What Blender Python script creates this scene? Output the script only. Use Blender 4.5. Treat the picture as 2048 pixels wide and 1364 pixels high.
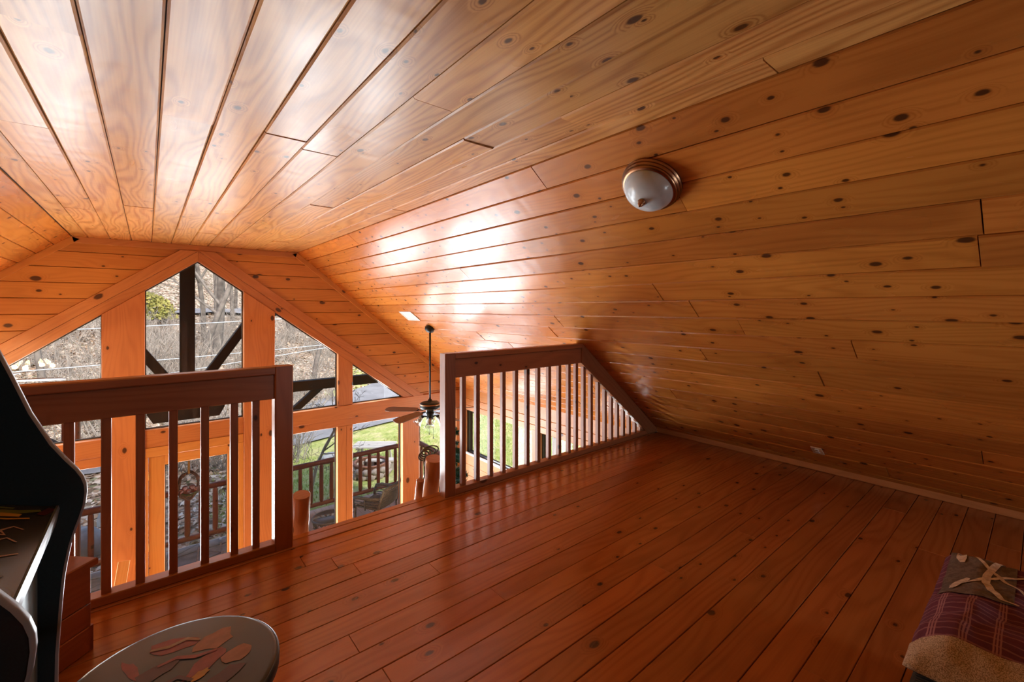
import bpy, bmesh, math, random
from mathutils import Vector, Matrix, noise as mnoise
R = random.Random(7)
for o in list(bpy.data.objects): bpy.data.objects.remove(o)
SC = bpy.context.scene
COL = SC.collection
PI = math.pi
# ------------------------------------------------------------------ camera
F_PX = 882.0; HORIZON = 617.0; YAW = math.atan2(729, 882); EYE = 1.40
cam_d = bpy.data.cameras.new('camera'); cam = bpy.data.objects.new('camera', cam_d); COL.objects.link(cam)
cam_d.sensor_width = 36; cam_d.lens = F_PX / 2048 * 36
cam_d.shift_y = -(682 - HORIZON) / 2048
cam_d.clip_start = 0.02; cam_d.clip_end = 400
cam.location = (0, 0, EYE); cam.rotation_euler = (PI / 2, 0, -YAW)
SC.camera = cam
# ------------------------------------------------------------------ world, sun, window daylight, added rear fill, exposure
wd = bpy.data.worlds.new('world'); SC.world = wd; wd.use_nodes = True
wn = wd.node_tree; bg = wn.nodes['Background']
sky = wn.nodes.new('ShaderNodeTexSky'); sky.sky_type = 'NISHITA'; sky.sun_disc = False
sky.sun_elevation = math.radians(42); sky.sun_rotation = math.radians(200); sky.air_density = 1.0; sky.dust_density = 3.0
wn.links.new(sky.outputs[0], bg.inputs[0]); bg.inputs[1].default_value = SKY_STRENGTH = 0.20
sun_d = bpy.data.lights.new('sun', 'SUN'); sun = bpy.data.objects.new('sun', sun_d); COL.objects.link(sun)
sun_d.energy = 2.25; sun_d.angle = math.radians(4); sun_d.color = (1.0, 0.95, 0.86)
sun.rotation_euler = Vector((-0.35, 0.75, -0.62)).to_track_quat('-Z', 'Y').to_euler()
GY = 7.2           # inner face of the gable wall
def window_light(name, c, n, w, h, power, col=(0.88, 0.95, 1.0)):
    d = bpy.data.lights.new(name, 'AREA'); d.shape = 'RECTANGLE'; d.size = w; d.size_y = h; d.energy = power; d.color = col
    o = bpy.data.objects.new(name, d); COL.objects.link(o); o.location = c
    o.rotation_euler = Vector(n).to_track_quat('-Z', 'Z').to_euler()
    return o
DAY = 30.0         # watts per square metre of glass
for (x0, x1, z0, z1) in [(0.0, 1.03, -0.1, 1.45), (1.46, 2.33, -0.12, 0.95), (-1.27, -0.45, -0.12, 0.95), (2.6, 3.3, -0.14, 0.2),
                         (-2.3, -1.55, -0.14, 0.2), (1.46, 2.33, -2.2, -0.52), (2.6, 3.43, -2.2, -0.52), (-1.28, -0.45, -2.2, -0.52),
                         (-2.38, -1.55, -2.2, -0.52), (0.18, 0.84, -2.2, -0.63), (3.8, 4.5, -2.2, -0.52)]:
    upper = z1 > -0.2; k = (0.24 if x0 == 0.0 else 0.42) if upper else (0.3 if x0 == 3.8 else 1.15)
    window_light('gable_daylight', ((x0 + x1) / 2, GY + (0.055 if x0 == 0.18 else 0.096), (z0 + z1) / 2), (0, -1, 0), x1 - x0 - 0.18, z1 - z0 - 0.12, k * DAY * (x1 - x0) * (z1 - z0))
for (y0, y1) in [(5.2, 6.95), (3.0, 4.9)]:
    window_light('side_daylight', (4.76, (y0 + y1) / 2, -0.92), (-1, 0, 0), y1 - y0, 0.78, DAY * 0.45 * (y1 - y0) * 0.78)
    window_light('side_daylight', (-3.72, (y0 + y1) / 2, -0.92), (1, 0, 0), y1 - y0, 0.78, DAY * 0.45 * (y1 - y0) * 0.78)
window_light('rear_daylight', (2.85, -2.56, 0.65), (0, 1, 0), 0.56, 0.56, DAY * 0.32)  # added fill behind the camera, brightens the railing fronts and quilt
SC.view_settings.view_transform = 'Standard'; SC.view_settings.look = 'None'
SC.view_settings.gamma = 1.0; SC.view_settings.use_curve_mapping = False
SC.view_settings.exposure = 0.98
SC.cycles.max_bounces = 6; SC.cycles.diffuse_bounces = 4; SC.cycles.glossy_bounces = 3; SC.cycles.transparent_max_bounces = 10
SC.cycles.use_adaptive_sampling = True; SC.cycles.adaptive_threshold = 0.08; SC.cycles.adaptive_min_samples = 16; SC.cycles.caustics_reflective = False; SC.cycles.caustics_refractive = False
SC.cycles.use_denoising = True
# ------------------------------------------------------------------ helpers: nodes and materials
def mat_new(name):
    m = bpy.data.materials.new(name); m.use_nodes = True
    nt = m.node_tree; p = nt.nodes['Principled BSDF']
    return m, nt, p
class NB:
    def __init__(s, nt): s.nt = nt
    def n(s, t, **k):
        x = s.nt.nodes.new(t)
        for a, v in k.items(): setattr(x, a, v)
        return x
    def link(s, a, b): s.nt.links.new(a, b)
    def math(s, op, a, b=None, c=None, clamp=False):
        x = s.n('ShaderNodeMath', operation=op); x.use_clamp = clamp
        for i, v in enumerate((a, b, c)):
            if v is None: continue
            if isinstance(v, (int, float)): x.inputs[i].default_value = v
            else: s.link(v, x.inputs[i])
        return x.outputs[0]
    def vmath(s, op, a, b):
        x = s.n('ShaderNodeVectorMath', operation=op)
        for i, v in enumerate((a, b)):
            if isinstance(v, tuple): x.inputs[i].default_value = v
            else: s.link(v, x.inputs[i])
        return x.outputs[0]
    def noise(s, vec, scale=1.0, detail=3.0, rough=0.5, dist=0.0):
        x = s.n('ShaderNodeTexNoise'); x.inputs['Scale'].default_value = scale; x.inputs['Detail'].default_value = detail
        x.inputs['Roughness'].default_value = rough; x.inputs['Distortion'].default_value = dist
        s.link(vec, x.inputs['Vector']); return x.outputs[0]
    def mix(s, fac, a, b, typ='MIX'):
        x = s.n('ShaderNodeMix', data_type='RGBA', blend_type=typ)
        for sock, v in ((x.inputs[0], fac), (x.inputs[6], a), (x.inputs[7], b)):
            if isinstance(v, (int, float)): sock.default_value = v
            elif isinstance(v, tuple): sock.default_value = (*v, 1.0) if len(v) == 3 else v
            else: s.link(v, sock)
        return x.outputs[2]
    def ramp(s, fac, stops):
        x = s.n('ShaderNodeValToRGB'); e = x.color_ramp.elements
        while len(e) < len(stops): e.new(0.5)
        for i, (p, c) in enumerate(stops): e[i].position = p; e[i].color = (*c, 1.0)
        s.link(fac, x.inputs[0]); return x.outputs[0]
    def sstep(s, v, a, b):
        x = s.n('ShaderNodeMapRange', interpolation_type='SMOOTHSTEP')
        s.link(v, x.inputs[0])
        for i, q in ((1, a), (2, b)):
            if isinstance(q, (int, float)): x.inputs[i].default_value = q
            else: s.link(q, x.inputs[i])
        return x.outputs[0]
def wood(name, light, dark, knotc=(0.05, 0.016, 0.006), rough=0.25, knots=0.5, kscale=8.0, kmax=0.16, var=0.35, grain=0.5, spec=0.5, wavy=0.0, fine=120, ring=26):
    """varnished knotty pine: grain runs along the object's local X"""
    m, nt, p = mat_new(name); b = NB(nt)
    tc = b.n('ShaderNodeTexCoord'); oi = b.n('ShaderNodeObjectInfo')
    off = b.n('ShaderNodeCombineXYZ')
    b.link(b.math('MULTIPLY', oi.outputs['Random'], 91.7), off.inputs[0]); b.link(b.math('MULTIPLY', oi.outputs['Random'], 57.3), off.inputs[1])
    b.link(b.math('MULTIPLY', oi.outputs['Random'], 33.1), off.inputs[2])
    V = b.vmath('ADD', tc.outputs['Object'], off.outputs[0])
    # knots
    vo = b.n('ShaderNodeTexVoronoi', feature='F1', voronoi_dimensions='2D'); vo.inputs['Scale'].default_value = kscale
    s3 = b.n('ShaderNodeSeparateXYZ'); b.link(V, s3.inputs[0]); c3 = b.n('ShaderNodeCombineXYZ')
    b.link(b.math('MULTIPLY', s3.outputs[0], 0.62), c3.inputs[0]); b.link(b.math('ADD', s3.outputs[1], s3.outputs[2]), c3.inputs[1]); b.link(c3.outputs[0], vo.inputs['Vector'])
    cs = b.n('ShaderNodeSeparateColor'); b.link(vo.outputs['Color'], cs.inputs[0])
    on = b.math('GREATER_THAN', cs.outputs[0], 1.0 - knots)
    r = b.math('MULTIPLY', b.math('MULTIPLY', b.math('POWER', cs.outputs[1], 2.2), kmax), on)
    r = b.math('ADD', r, b.math('MULTIPLY', on, 0.03))
    fib = b.noise(b.vmath('MULTIPLY', V, (3.0, fine, fine)), 1.0, 1, 0.6)
    d = b.math('ADD', vo.outputs['Distance'], b.math('MULTIPLY', b.math('SUBTRACT', fib, 0.5), 0.045))
    knot = b.math('MULTIPLY', b.math('SUBTRACT', 1.0, b.sstep(d, b.math('MULTIPLY', r, 0.7), b.math('ADD', r, 0.035))), on)
    halo = b.math('MULTIPLY', b.math('SUBTRACT', 1.0, b.sstep(d, r, b.math('ADD', b.math('MULTIPLY', r, 2.0), 0.16))), on)
    # grain
    sp = b.n('ShaderNodeSeparateXYZ'); b.link(V, sp.inputs[0])
    yz = b.math('ADD', sp.outputs[1], sp.outputs[2])
    n1 = b.noise(b.vmath('MULTIPLY', V, (0.9, 5.0, 5.0)), 1.0, 1)
    g = b.math('ADD', b.math('MULTIPLY', yz, ring * 2.2), b.math('MULTIPLY', n1, ring * 0.9))
    g = b.math('ADD', g, b.math('MULTIPLY', halo, 7.0))
    rings = b.math('MULTIPLY_ADD', b.math('SINE', b.math('MULTIPLY', g, 2.2)), 0.5, 0.5)
    rings = b.math('POWER', rings, 1.8)
    blot = b.noise(b.vmath('MULTIPLY', V, (2.0, 6.0, 6.0)), 1.0, 1)
    fac = b.math('ADD', b.math('MULTIPLY', rings, grain * 0.55), b.math('MULTIPLY', b.math('SUBTRACT', fib, 0.35), 0.7 * grain))
    fac = b.math('ADD', fac, b.math('MULTIPLY', b.math('SUBTRACT', blot, 0.5), 0.8), None, True)
    fac = b.math('ADD', fac, b.math('MULTIPLY', halo, 0.22), None, True)
    c = b.mix(fac, light, dark)
    vr = b.math('MULTIPLY_ADD', oi.outputs['Random'], var, 1.0 - var / 2)
    hs = b.n('ShaderNodeHueSaturation'); b.link(c, hs.inputs['Color']); b.link(vr, hs.inputs['Value'])
    b.link(b.math('MULTIPLY_ADD', b.math('FRACT', b.math('MULTIPLY', oi.outputs['Random'], 7.31)), 0.006, 0.497), hs.inputs['Hue'])
    c = b.mix(b.math('MULTIPLY', knot, 0.93), hs.outputs[0], knotc)
    b.link(c, p.inputs['Base Color'])
    rn = b.math('MULTIPLY_ADD', blot, 0.16, rough - 0.08)
    b.link(rn, p.inputs['Roughness']); p.inputs['Specular IOR Level'].default_value = spec
    if wavy: h = b.math('MULTIPLY', b.noise(b.vmath('MULTIPLY', V, (9.0, 3.5, 3.5)), 1.0, 1.5), wavy)
    else: h = b.math('MULTIPLY', fib, 0.25)
    bp = b.n('ShaderNodeBump'); bp.inputs['Strength'].default_value = 0.25; bp.inputs['Distance'].default_value = 0.003
    b.link(h, bp.inputs['Height']); b.link(bp.outputs[0], p.inputs['Normal'])
    return m
def plain(name, col, rough=0.5, metal=0.0, spec=0.5, vary=0.0, vscale=20.0, bump=0.0, col2=None):
    m, nt, p = mat_new(name); b = NB(nt)
    p.inputs['Roughness'].default_value = rough; p.inputs['Metallic'].default_value = metal; p.inputs['Specular IOR Level'].default_value = spec
    tc = b.n('ShaderNodeTexCoord'); nz = b.noise(tc.outputs['Object'], vscale, 4)
    c2 = col2 or tuple(max(0, x * (1 - vary)) for x in col)
    b.link(b.mix(b.sstep(nz, 0.3, 0.7), col, c2), p.inputs['Base Color'])
    if bump:
        bp = b.n('ShaderNodeBump'); bp.inputs['Strength'].default_value = bump; bp.inputs['Distance'].default_value = 0.01
        b.link(nz, bp.inputs['Height']); b.link(bp.outputs[0], p.inputs['Normal'])
    return m
def glass_mat(name, tint=(1, 1, 1), refl=1.0):
    m = bpy.data.materials.new(name); m.use_nodes = True; nt = m.node_tree; nt.nodes.clear(); b = NB(nt)
    t = b.n('ShaderNodeBsdfTransparent'); t.inputs[0].default_value = (*tint, 1)
    g = b.n('ShaderNodeBsdfGlossy'); g.inputs['Roughness'].default_value = 0.02
    lw = b.n('ShaderNodeLayerWeight'); lw.inputs[0].default_value = 0.5
    fz = b.math('MULTIPLY_ADD', b.math('POWER', lw.outputs['Facing'], 5.0), 0.9, 0.045)
    mx = b.n('ShaderNodeMixShader'); b.link(b.math('MULTIPLY', fz, refl, None, True), mx.inputs[0]); b.link(t.outputs[0], mx.inputs[1]); b.link(g.outputs[0], mx.inputs[2])
    o = b.n('ShaderNodeOutputMaterial'); b.link(mx.outputs[0], o.inputs[0]); return m
def emit_mat(name, col, s):
    m = bpy.data.materials.new(name); m.use_nodes = True; nt = m.node_tree; nt.nodes.clear(); b = NB(nt)
    e = b.n('ShaderNodeEmission'); e.inputs[0].default_value = (*col, 1); e.inputs[1].default_value = s
    o = b.n('ShaderNodeOutputMaterial'); b.link(e.outputs[0], o.inputs[0]); return m
M = {}
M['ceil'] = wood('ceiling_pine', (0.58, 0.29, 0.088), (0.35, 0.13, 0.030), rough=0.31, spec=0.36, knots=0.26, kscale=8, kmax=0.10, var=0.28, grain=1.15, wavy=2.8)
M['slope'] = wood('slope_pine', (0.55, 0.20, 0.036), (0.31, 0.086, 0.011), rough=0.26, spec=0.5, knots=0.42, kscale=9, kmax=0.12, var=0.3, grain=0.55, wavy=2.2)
M['gable'] = wood('gable_pine', (0.55, 0.235, 0.058), (0.37, 0.125, 0.023), rough=0.4, knots=0.3, kscale=7, kmax=0.2, var=0.2, grain=0.45)
M['timber'] = wood('timber_pine', (0.52, 0.215, 0.080), (0.35, 0.115, 0.037), rough=0.4, knots=0.2, kscale=5, kmax=0.16, var=0.16, grain=0.5)
M['doorw'] = wood('door_pine', (0.66, 0.33, 0.10), (0.48, 0.19, 0.045), rough=0.4, knots=0.15, kscale=6, var=0.12, grain=0.4)
M['floor'] = wood('floor_pine', (0.47, 0.165, 0.045), (0.26, 0.072, 0.016), knotc=(0.05, 0.013, 0.004), rough=0.22, knots=0.25, kscale=7, kmax=0.085, var=0.3, grain=0.6, wavy=1.0, spec=0.75)
M['rail'] = wood('rail_stain', (0.36, 0.15, 0.070), (0.20, 0.07, 0.030), knotc=(0.04, 0.014, 0.008), rough=0.35, knots=0.2, kscale=6, kmax=0.12, var=0.2, grain=0.5)
M['chest'] = wood('chest_stain', (0.32, 0.09, 0.036), (0.18, 0.045, 0.018), rough=0.3, knots=0.15, kmax=0.1, var=0.15, grain=0.5)
M['log'] = wood('log_varnish', (0.46, 0.19, 0.075), (0.27, 0.09, 0.033), rough=0.25, knots=0.15, kscale=6, kmax=0.1, var=0.2, grain=0.4)
M['logend'] = plain('log_end', (0.36, 0.13, 0.05), 0.5, vary=0.4, vscale=60)
M['porchlog'] = wood('porch_log', (0.27, 0.085, 0.045), (0.15, 0.042, 0.024), rough=0.45, knots=0.3, kscale=6, var=0.25, grain=0.5)
M['truss'] = wood('truss_dark', (0.040, 0.022, 0.014), (0.022, 0.012, 0.008), rough=0.7, knots=0.2, var=0.2, grain=0.4)
M['deck'] = wood('deck_boards', (0.45, 0.35, 0.29), (0.30, 0.22, 0.18), rough=0.7, knots=0.2, var=0.2, grain=0.5)
M['greywood'] = wood('grey_wood', (0.55, 0.51, 0.46), (0.34, 0.31, 0.28), rough=0.8, knots=0.2, var=0.25, grain=0.6)
M['groove'] = plain('groove_shadow_board', (0.06, 0.022, 0.008), 0.8, vary=0.3)
M['sub'] = plain('subfloor', (0.05, 0.02, 0.008), 0.9, vary=0.3)
M['glass'] = glass_mat('window_glass', (1, 1, 1), 0.3)
M['gasket'] = plain('window_gasket', (0.05, 0.045, 0.04), 0.5, vary=0.2)
M['bronze'] = plain('dark_bronze', (0.020, 0.024, 0.026), 0.4, 0.6, vary=0.3)
M['brushed'] = plain('brushed_bronze', (0.42, 0.24, 0.14), 0.28, 1.0, vary=0.3, vscale=8)
M['frost'] = plain('frosted_glass', (0.55, 0.64, 0.68), 0.22, vary=0.12, vscale=14)
M['blade'] = wood('fan_blade', (0.16, 0.10, 0.075), (0.10, 0.06, 0.045), rough=0.4, knots=0.0, var=0.1, grain=0.5)
M['shade'] = glass_mat('clear_shade', (0.86, 0.88, 0.88), 2.6)
M['bulb'] = plain('bulb_off', (0.85, 0.84, 0.80), 0.3, vary=0.05)
M['bulbon'] = emit_mat('bulb_lit', (1.0, 0.72, 0.36), 60.0)
M['white'] = plain('white_metal', (0.75, 0.73, 0.70), 0.45, vary=0.05)
M['almond'] = plain('almond_plate', (0.72, 0.58, 0.42), 0.35, vary=0.06)
M['slot'] = plain('dark_slot', (0.03, 0.02, 0.016), 0.6)
M['brass'] = plain('brass', (0.65, 0.45, 0.16), 0.3, 1.0, vary=0.2)
# ------------------------------------------------------------------ helpers: geometry
def tag(o, label=None, cat=None, group=None, kind=None):
    for k, v in (('label', label), ('category', cat), ('group', group), ('kind', kind)):
        if v: o[k] = v
    return o
def empty(name, loc, label, cat, group=None):
    o = bpy.data.objects.new(name, None); COL.objects.link(o); o.location = loc; o.empty_display_size = 0.1
    return tag(o, label, cat, group)
def link(name, me, mat=None, parent=None, mw=None):
    o = bpy.data.objects.new(name, me); COL.objects.link(o)
    if mat is not None and not me.materials: me.materials.append(mat)
    if parent is not None:
        o.parent = parent; pm = world_of(parent); o.matrix_parent_inverse = pm.inverted()
    o.matrix_basis = mw if mw is not None else Matrix()
    o['_mw'] = 0
    del o['_mw']
    WM[o.name] = o.matrix_basis.copy()
    return o
WM = {}
def world_of(o):
    if o.name in WM: return WM[o.name]
    return Matrix.Translation(o.location) @ o.rotation_euler.to_matrix().to_4x4()
class MB:
    def __init__(s): s.v = []; s.f = []; s.sm = []
    def add(s, vs, fs, smooth=False):
        k = len(s.v); s.v += [tuple(v) for v in vs]; s.f += [tuple(i + k for i in f) for f in fs]; s.sm += [smooth] * len(fs); return s
    def box(s, a, b):
        x0, y0, z0 = a; x1, y1, z1 = b
        return s.add([(x0, y0, z0), (x1, y0, z0), (x1, y1, z0), (x0, y1, z0), (x0, y0, z1), (x1, y0, z1), (x1, y1, z1), (x0, y1, z1)],
                     [(0, 3, 2, 1), (4, 5, 6, 7), (0, 1, 5, 4), (1, 2, 6, 5), (2, 3, 7, 6), (3, 0, 4, 7)])
    def prism(s, poly, fn, t0, t1):
        """poly 2-D (counter-clockwise seen from +t), fn(a, b, t) -> point"""
        n = len(poly); vs = [fn(a, b, t0) for a, b in poly] + [fn(a, b, t1) for a, b in poly]
        fs = [tuple(range(n))[::-1], tuple(range(n, 2 * n))] + [(i, (i + 1) % n, n + (i + 1) % n, n + i) for i in range(n)]
        return s.add(vs, fs)
    def tube(s, pts, rad, sides=8, caps=True, smooth=True):
        pts = [Vector(p) for p in pts]; n = len(pts)
        if not isinstance(rad, (list, tuple)): rad = [rad] * n
        t0 = (pts[1] - pts[0]).normalized(); u = t0.orthogonal().normalized(); vs = []
        for i, p in enumerate(pts):
            t = (pts[min(i + 1, n - 1)] - pts[max(i - 1, 0)]).normalized()
            u = (u - t * u.dot(t)); u = u.normalized() if u.length > 1e-6 else t.orthogonal().normalized(); w = t.cross(u)
            for k in range(sides):
                a = 2 * PI * k / sides; vs.append(p + (u * math.cos(a) + w * math.sin(a)) * rad[i])
        fs = [(i * sides + k, i * sides + (k + 1) % sides, (i + 1) * sides + (k + 1) % sides, (i + 1) * sides + k) for i in range(n - 1) for k in range(sides)]
        s.add(vs, fs, smooth)
        if caps:
            k = len(s.v) - len(vs); s.f += [tuple(k + i for i in range(sides))[::-1], tuple(k + (n - 1) * sides + i for i in range(sides))]; s.sm += [False, False]
        return s
    def lathe(s, prof, sides=24, c=(0, 0, 0), smooth=True, caps=True):
        vs = []; n = len(prof)
        for r, z in prof:
            for k in range(sides):
                a = 2 * PI * k / sides; vs.append((c[0] + r * math.cos(a), c[1] + r * math.sin(a), c[2] + z))
        fs = [(i * sides + k, i * sides + (k + 1) % sides, (i + 1) * sides + (k + 1) % sides, (i + 1) * sides + k) for i in range(n - 1) for k in range(sides)]
        s.add(vs, fs, smooth); k0 = len(s.v) - len(vs)
        if caps and prof[0][0] > 1e-4: s.f.append(tuple(k0 + i for i in range(sides))[::-1]); s.sm.append(False)
        if caps and prof[-1][0] > 1e-4: s.f.append(tuple(k0 + (n - 1) * sides + i for i in range(sides))); s.sm.append(False)
        return s
    def mesh(s, name):
        me = bpy.data.meshes.new(name); me.from_pydata(s.v, [], s.f); me.polygons.foreach_set('use_smooth', s.sm); me.update(); return me
    def obj(s, name, mat, parent=None, mw=None): return link(name, s.mesh(name), mat, parent, mw)
def frame(c, ex, ey, ez):
    m = Matrix(((ex[0], ey[0], ez[0], c[0]), (ex[1], ey[1], ez[1], c[1]), (ex[2], ey[2], ez[2], c[2]), (0, 0, 0, 1))); return m
PC = {}
def plank(name, parent, mat, c, ex, ey, ez, L, W, T=0.02, ch=0.004, che=0.0015, roll=0.0):
    """board: visible face +z at local z = 0, long in x; bevelled edges"""
    key = (round(L, 4), round(W, 4), T, ch, che, mat.name)
    if key not in PC:
        l, w = L / 2, W / 2; li, wi = l - che, w - ch
        vs = [(-l, -w, -T), (l, -w, -T), (l, w, -T), (-l, w, -T), (-l, -w, -ch), (l, -w, -ch), (l, w, -ch), (-l, w, -ch), (-li, -wi, 0), (li, -wi, 0), (li, wi, 0), (-li, wi, 0)]
        fs = [(0, 3, 2, 1), (8, 9, 10, 11)] + [(i, (i + 1) % 4, 4 + (i + 1) % 4, 4 + i) for i in range(4)] + [(4 + i, 4 + (i + 1) % 4, 8 + (i + 1) % 4, 8 + i) for i in range(4)]
        me = bpy.data.meshes.new(name); me.from_pydata(vs, [], fs); me.materials.append(mat); me.update(); PC[key] = me
    mw = frame(c, ex, ey, ez)
    if roll: mw = mw @ Matrix.Rotation(R.uniform(-roll, roll), 4, 'X') @ Matrix.Rotation(R.uniform(-roll, roll) * 0.25, 4, 'Y')
    return link(name, PC[key], None, parent, mw)
def beam(name, parent, mat, p0, p1, w, h, up=(0, 0, 1), ch=0.004):
    """squared timber from p0 to p1 (axis), w across, h along up; grain runs along it"""
    p0, p1 = Vector(p0), Vector(p1); ex = (p1 - p0); L = ex.length; ex.normalize(); up = Vector(up)
    ey = up.cross(ex).normalized(); ez = ex.cross(ey)
    l, a, b2 = L / 2, w / 2, h / 2
    key = ('b', round(L, 4), w, h, ch, mat.name)
    if key not in PC:
        prof = [(-a + ch, -b2), (a - ch, -b2), (a, -b2 + ch), (a, b2 - ch), (a - ch, b2), (-a + ch, b2), (-a, b2 - ch), (-a, -b2 + ch)]
        mb = MB().prism(prof, lambda y, z, x: (x, y, z), -l, l); me = mb.mesh(name); me.materials.append(mat); PC[key] = me
    return link(name, PC[key], None, parent, frame((p0 + p1) / 2, ex, ey, ez))
def polyboard(name, parent, mat, poly, axis, t0, t1, grain='a', che=0.0):
    """board of polygonal outline: poly in (a, z); axis 'Y' -> (a=x, z), thickness y t0..t1; 'X' -> (a=y, z). Local x = grain"""
    cx = sum(p[0] for p in poly) / len(poly); cz = sum(p[1] for p in poly) / len(poly)
    if grain == 'a': g = Vector((1, 0))
    elif grain == 'z': g = Vector((0, 1))
    else: g = Vector(grain).normalized()
    h = Vector((-g[1], g[0])); loc = [((p[0] - cx) * g[0] + (p[1] - cz) * g[1], (p[0] - cx) * h[0] + (p[1] - cz) * h[1]) for p in poly]
    area = sum(loc[i][0] * loc[(i + 1) % len(loc)][1] - loc[(i + 1) % len(loc)][0] * loc[i][1] for i in range(len(loc)))
    if area < 0: loc = loc[::-1]
    if axis == 'Y': ex, ey = Vector((g[0], 0, g[1])), Vector((h[0], 0, h[1])); o = Vector((cx, t0, cz)); ez = ex.cross(ey)
    else: ex, ey = Vector((0, g[0], g[1])), Vector((0, h[0], h[1])); o = Vector((t0, cx, cz)); ez = ex.cross(ey)
    dirn = (ez.y if axis == 'Y' else ez.x) * (t1 - t0)
    a, b2 = (0, dirn) if dirn > 0 else (dirn, 0)
    mb = MB()
    if che > 0:   # bevelled visible face at t0
        n = len(loc); ccx = 0; ins = []
        for i in range(n):
            p0, p1, p2 = Vector(loc[i - 1]), Vector(loc[i]), Vector(loc[(i + 1) % n]); d1 = (p1 - p0).normalized(); d2 = (p2 - p1).normalized()
            n1 = Vector((-d1.y, d1.x)); n2 = Vector((-d2.y, d2.x)); bs = (n1 + n2)
            bs = bs / max(0.35, 1 + n1.dot(n2)); ins.append(tuple(p1 + bs * che))
        back = b2 if abs(b2) > 1e-9 else a
        sgn = 1 if back > 0 else -1
        vs = [(x, y, back) for x, y in loc] + [(x, y, sgn * che) for x, y in loc] + [(x, y, 0) for x, y in ins]
        fs = [tuple(range(n)), tuple(range(2 * n, 3 * n))[::-1]] + [(i, n + i, n + (i + 1) % n, (i + 1) % n) for i in range(n)] + [(n + i, 2 * n + i, 2 * n + (i + 1) % n, n + (i + 1) % n) for i in range(n)]
        if sgn < 0: fs = [f[::-1] for f in fs]
        mb.add(vs, fs)
    else:
        mb.prism(loc, lambda y, z, t: (y, z, t), a, b2)
    return link(name, mb.mesh(name), mat, parent, frame(o, ex, ey, ez))
def clip(poly, a, b, c):
    """keep the side a*x + b*y <= c of a convex polygon"""
    out = []; n = len(poly)
    for i in range(n):
        p, q = poly[i], poly[(i + 1) % n]; dp = a * p[0] + b * p[1] - c; dq = a * q[0] + b * q[1] - c
        if dp <= 0: out.append(p)
        if dp * dq < 0: t = dp / (dp - dq); out.append((p[0] + (q[0] - p[0]) * t, p[1] + (q[1] - p[1]) * t))
    return out
def struct(o): o['kind'] = 'structure'; return o
def rows(a0, a1, lens, rr):
    """cut a run a0..a1 into boards with staggered butt joints"""
    out = []; p = a0; nx = a0 + rr.uniform(0.6, lens[1])
    while True:
        if nx > a1 - 0.5: out.append((p, a1)); break
        out.append((p, nx)); p = nx; nx = p + rr.uniform(*lens)
    return out
# ================================================================== ROOM SHELL
ZC = 2.24; XL, XR = -0.68, 1.74; FR, FL = 4.52, -3.46; KS = ZC / (FR - XR); SL = math.hypot(FR - XR, ZC)
XWR, XWL = 4.66, -3.60; ZW = KS * (FR - XWR); YB = -2.5; ZM = -2.53; XC = 0.53
ES = Vector((-(FR - XR), 0, ZC)) / SL; NR = Vector((-ZC, 0, -(FR - XR))) / SL      # up the right slope, inward normal
ESL = Vector((-ES.x, 0, ES.z)); NL = Vector((-NR.x, 0, NR.z))
rr = random.Random(3)
def slope_pt(y, s, off=0.0): return Vector((FR, y, 0)) + ES * s + NR * off
def slope_ptL(y, s, off=0.0): return Vector((FL, y, 0)) + ESL * s + NL * off
# flat ceiling
ce = struct(MB().box((XL - 0.02, YB, ZC + 0.02), (XR + 0.02, GY + 0.15, ZC + 0.10)).obj('ceiling', M['groove']))
seams = [XL] + [0.0407 + 0.1945 * k for k in range(-3, 9) if XL + 0.03 < 0.0407 + 0.1945 * k < XR - 0.03] + [XR]
for a, b in zip(seams[:-1], seams[1:]):
    for y0, y1 in rows(YB, GY, (2.2, 4.6), rr):
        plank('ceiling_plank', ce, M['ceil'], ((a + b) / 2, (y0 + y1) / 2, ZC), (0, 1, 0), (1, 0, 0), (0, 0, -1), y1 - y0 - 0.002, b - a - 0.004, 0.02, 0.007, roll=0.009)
# sloping ceilings that come down to the loft floor
def slope(name, pt, es, nr, sgn):
    body = MB().prism([(-0.24, 0.021), (SL + 0.02, 0.021), (SL + 0.02, 0.09), (-0.24, 0.09)], lambda s, d, y: tuple(pt(y, s, -d)), YB, GY + 0.15)
    if sgn < 0: body.f = [f[::-1] for f in body.f]
    w = struct(body.obj(name, M['groove']))
    ss = [SL - 0.18 * k for k in range(20)] + [-0.03, -0.21]
    ex = Vector((0, 1, 0)); ez = nr; ey = ez.cross(ex)
    for i, (s1, s0) in enumerate(zip(ss[:-1], ss[1:])):
        ys = YB if s0 > -0.1 else 3.02
        for y0, y1 in rows(ys, GY, (1.5, 4.2), rr):
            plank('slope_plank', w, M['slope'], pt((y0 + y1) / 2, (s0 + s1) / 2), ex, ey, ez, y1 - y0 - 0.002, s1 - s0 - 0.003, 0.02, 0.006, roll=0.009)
    return w
wall_r = slope('wall_right', slope_pt, ES, NR, 1)
wall_l = slope('wall_left', slope_ptL, ESL, NL, -1)
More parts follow.
